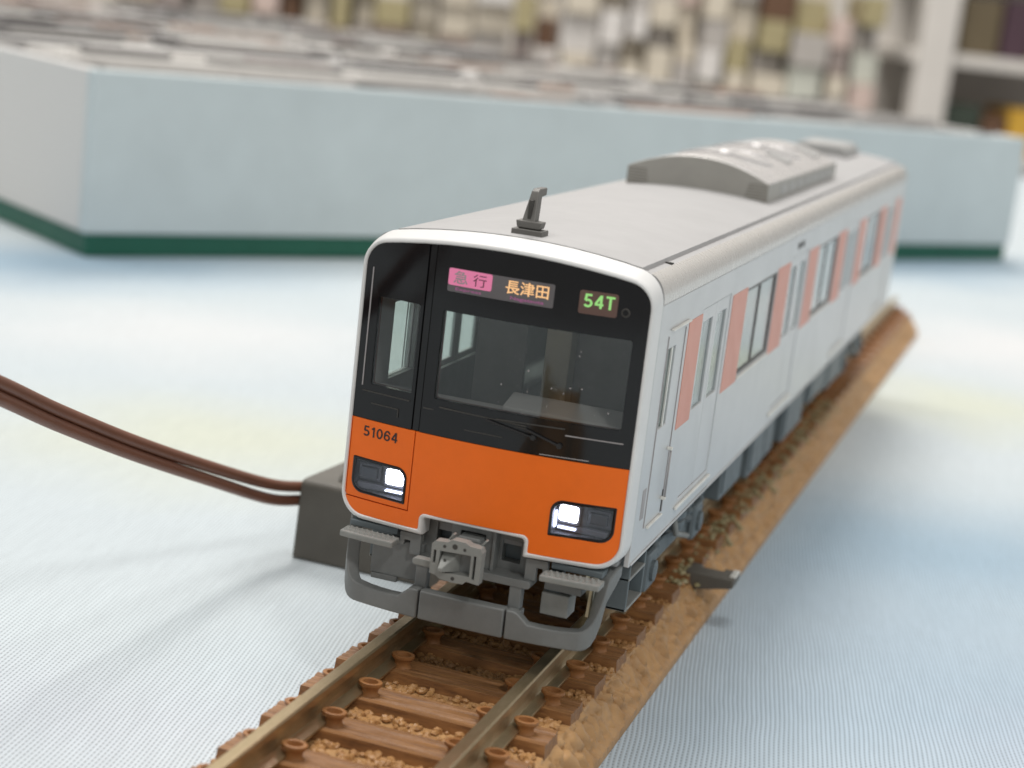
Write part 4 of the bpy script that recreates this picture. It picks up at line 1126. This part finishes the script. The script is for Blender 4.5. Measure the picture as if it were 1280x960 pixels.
def sbox(name, m, u0, u1, v0, v1, z0, z1, par=None, bevel=2.0):
    vs = [spt(u, v, z) for u in (u0, u1) for v in (v0, v1) for z in (z0, z1)]
    return MB().add(vs, [(0, 1, 3, 2), (4, 6, 7, 5), (0, 4, 5, 1), (2, 3, 7, 6), (0, 2, 6, 4), (1, 5, 7, 3)]).build(name, m, par, bevel=bevel)
shelf = empty('shelving_unit', spt(880, 150, -760), 'white shop shelving with an upright post far behind the box', 'shelving')
for u in (510, 1255): sbox('post', 'shelf_white', u, u + 44, -10, 30, -760, 620, shelf)
for z in (-345, -205, -78, 42, 168, 300): sbox('shelf_board', 'shelf_white', 500, 1300, 0, 200, z - 16, z, shelf)
sbox('back_panel', 'shelf_white', 500, 1300, 200, 212, -760, 620, shelf)
dt = empty('display_stand', spt(-300, 150, -760), 'long pale display stand heaped with goods far behind the box', 'display stand')
sbox('stand_top', 'shelf_white', -1100, 490, -40, 330, -110, -90, dt)
sbox('stand_back', 'shelf_white', -1100, 490, 330, 345, -760, 620, dt)
for u in (-1090, 450): sbox('stand_leg', 'shelf_white', u, u + 30, -30, 320, -760, -110.5, dt)
def pack(colour, u0, u1, z, h, where, d=12):
    o = sbox('goods_box', 'pack_' + colour.replace(' ', '_'), u0, u1, d, d + 120, z + 0.3, z + h)
    return tag(o, '%s goods box %s' % (colour, where), 'goods box', 'goods on the shelves')
# right of the white post
R_ = 'on the shelf beside the white post'
pack('olive', 562, 612, 42, 70, 'on the upper shelf, first beside the white post')
pack('plum', 616, 652, 42, 72, 'on the upper shelf beside the olive box')
pack('mustard', 656, 720, 42, 66, 'on the upper shelf at the frame edge')
pack('dark green', 556, 606, -78, 58, 'on the lower shelf, first beside the white post')
pack('brown', 609, 640, -78, 50, 'on the lower shelf beside the dark green box')
pack('yellow', 643, 690, -78, 60, 'on the lower shelf beside the brown box')
pack('dark red', 694, 740, -78, 54, 'on the lower shelf at the frame edge')
# heaped goods on the stand: stacked in loose columns
gr = random.Random(31)
PAL = {0: ['cream', 'white', 'pink', 'cream', 'white', 'grey'], 1: ['cream', 'white', 'pink', 'cream', 'white', 'grey', 'pale green', 'mauve'], 2: ['mauve', 'grey', 'cream', 'cream', 'white', 'pink', 'brown', 'pale green', 'cream', 'grey', 'mustard', 'cream', 'white']}
FIX = {}
cols = []; u = -560.0; ci = 0
while u < 466:
    w = gr.uniform(26, 52); w = min(w, 488 - u); z = -89.5
    for lv in range(5):
        h = gr.uniform(26, 50); c_ = FIX.get((ci, lv)) or gr.choice(PAL[min(lv, 2)])
        cols.append((c_, u + gr.uniform(0, 4), u + w - gr.uniform(0, 6), z, h, lv, ci, gr.uniform(0, 60))); z += h + 0.3
    u += w; ci += 1
n_c = ci
NTH = 'first second third fourth fifth sixth seventh eighth ninth tenth eleventh twelfth thirteenth fourteenth fifteenth sixteenth seventeenth eighteenth nineteenth twentieth twenty-first twenty-second twenty-third twenty-fourth twenty-fifth twenty-sixth twenty-seventh twenty-eighth twenty-ninth thirtieth thirty-first thirty-second thirty-third thirty-fourth'.split()
LVN = ['bottom', 'second', 'third', 'fourth', 'top']
for c_, u0, u1, z, h, lv, ci, d in cols:
    pack(c_, u0, u1, z, h, '%s in the %s pile left of the white post' % (LVN[lv], NTH[n_c - ci - 1]), d)
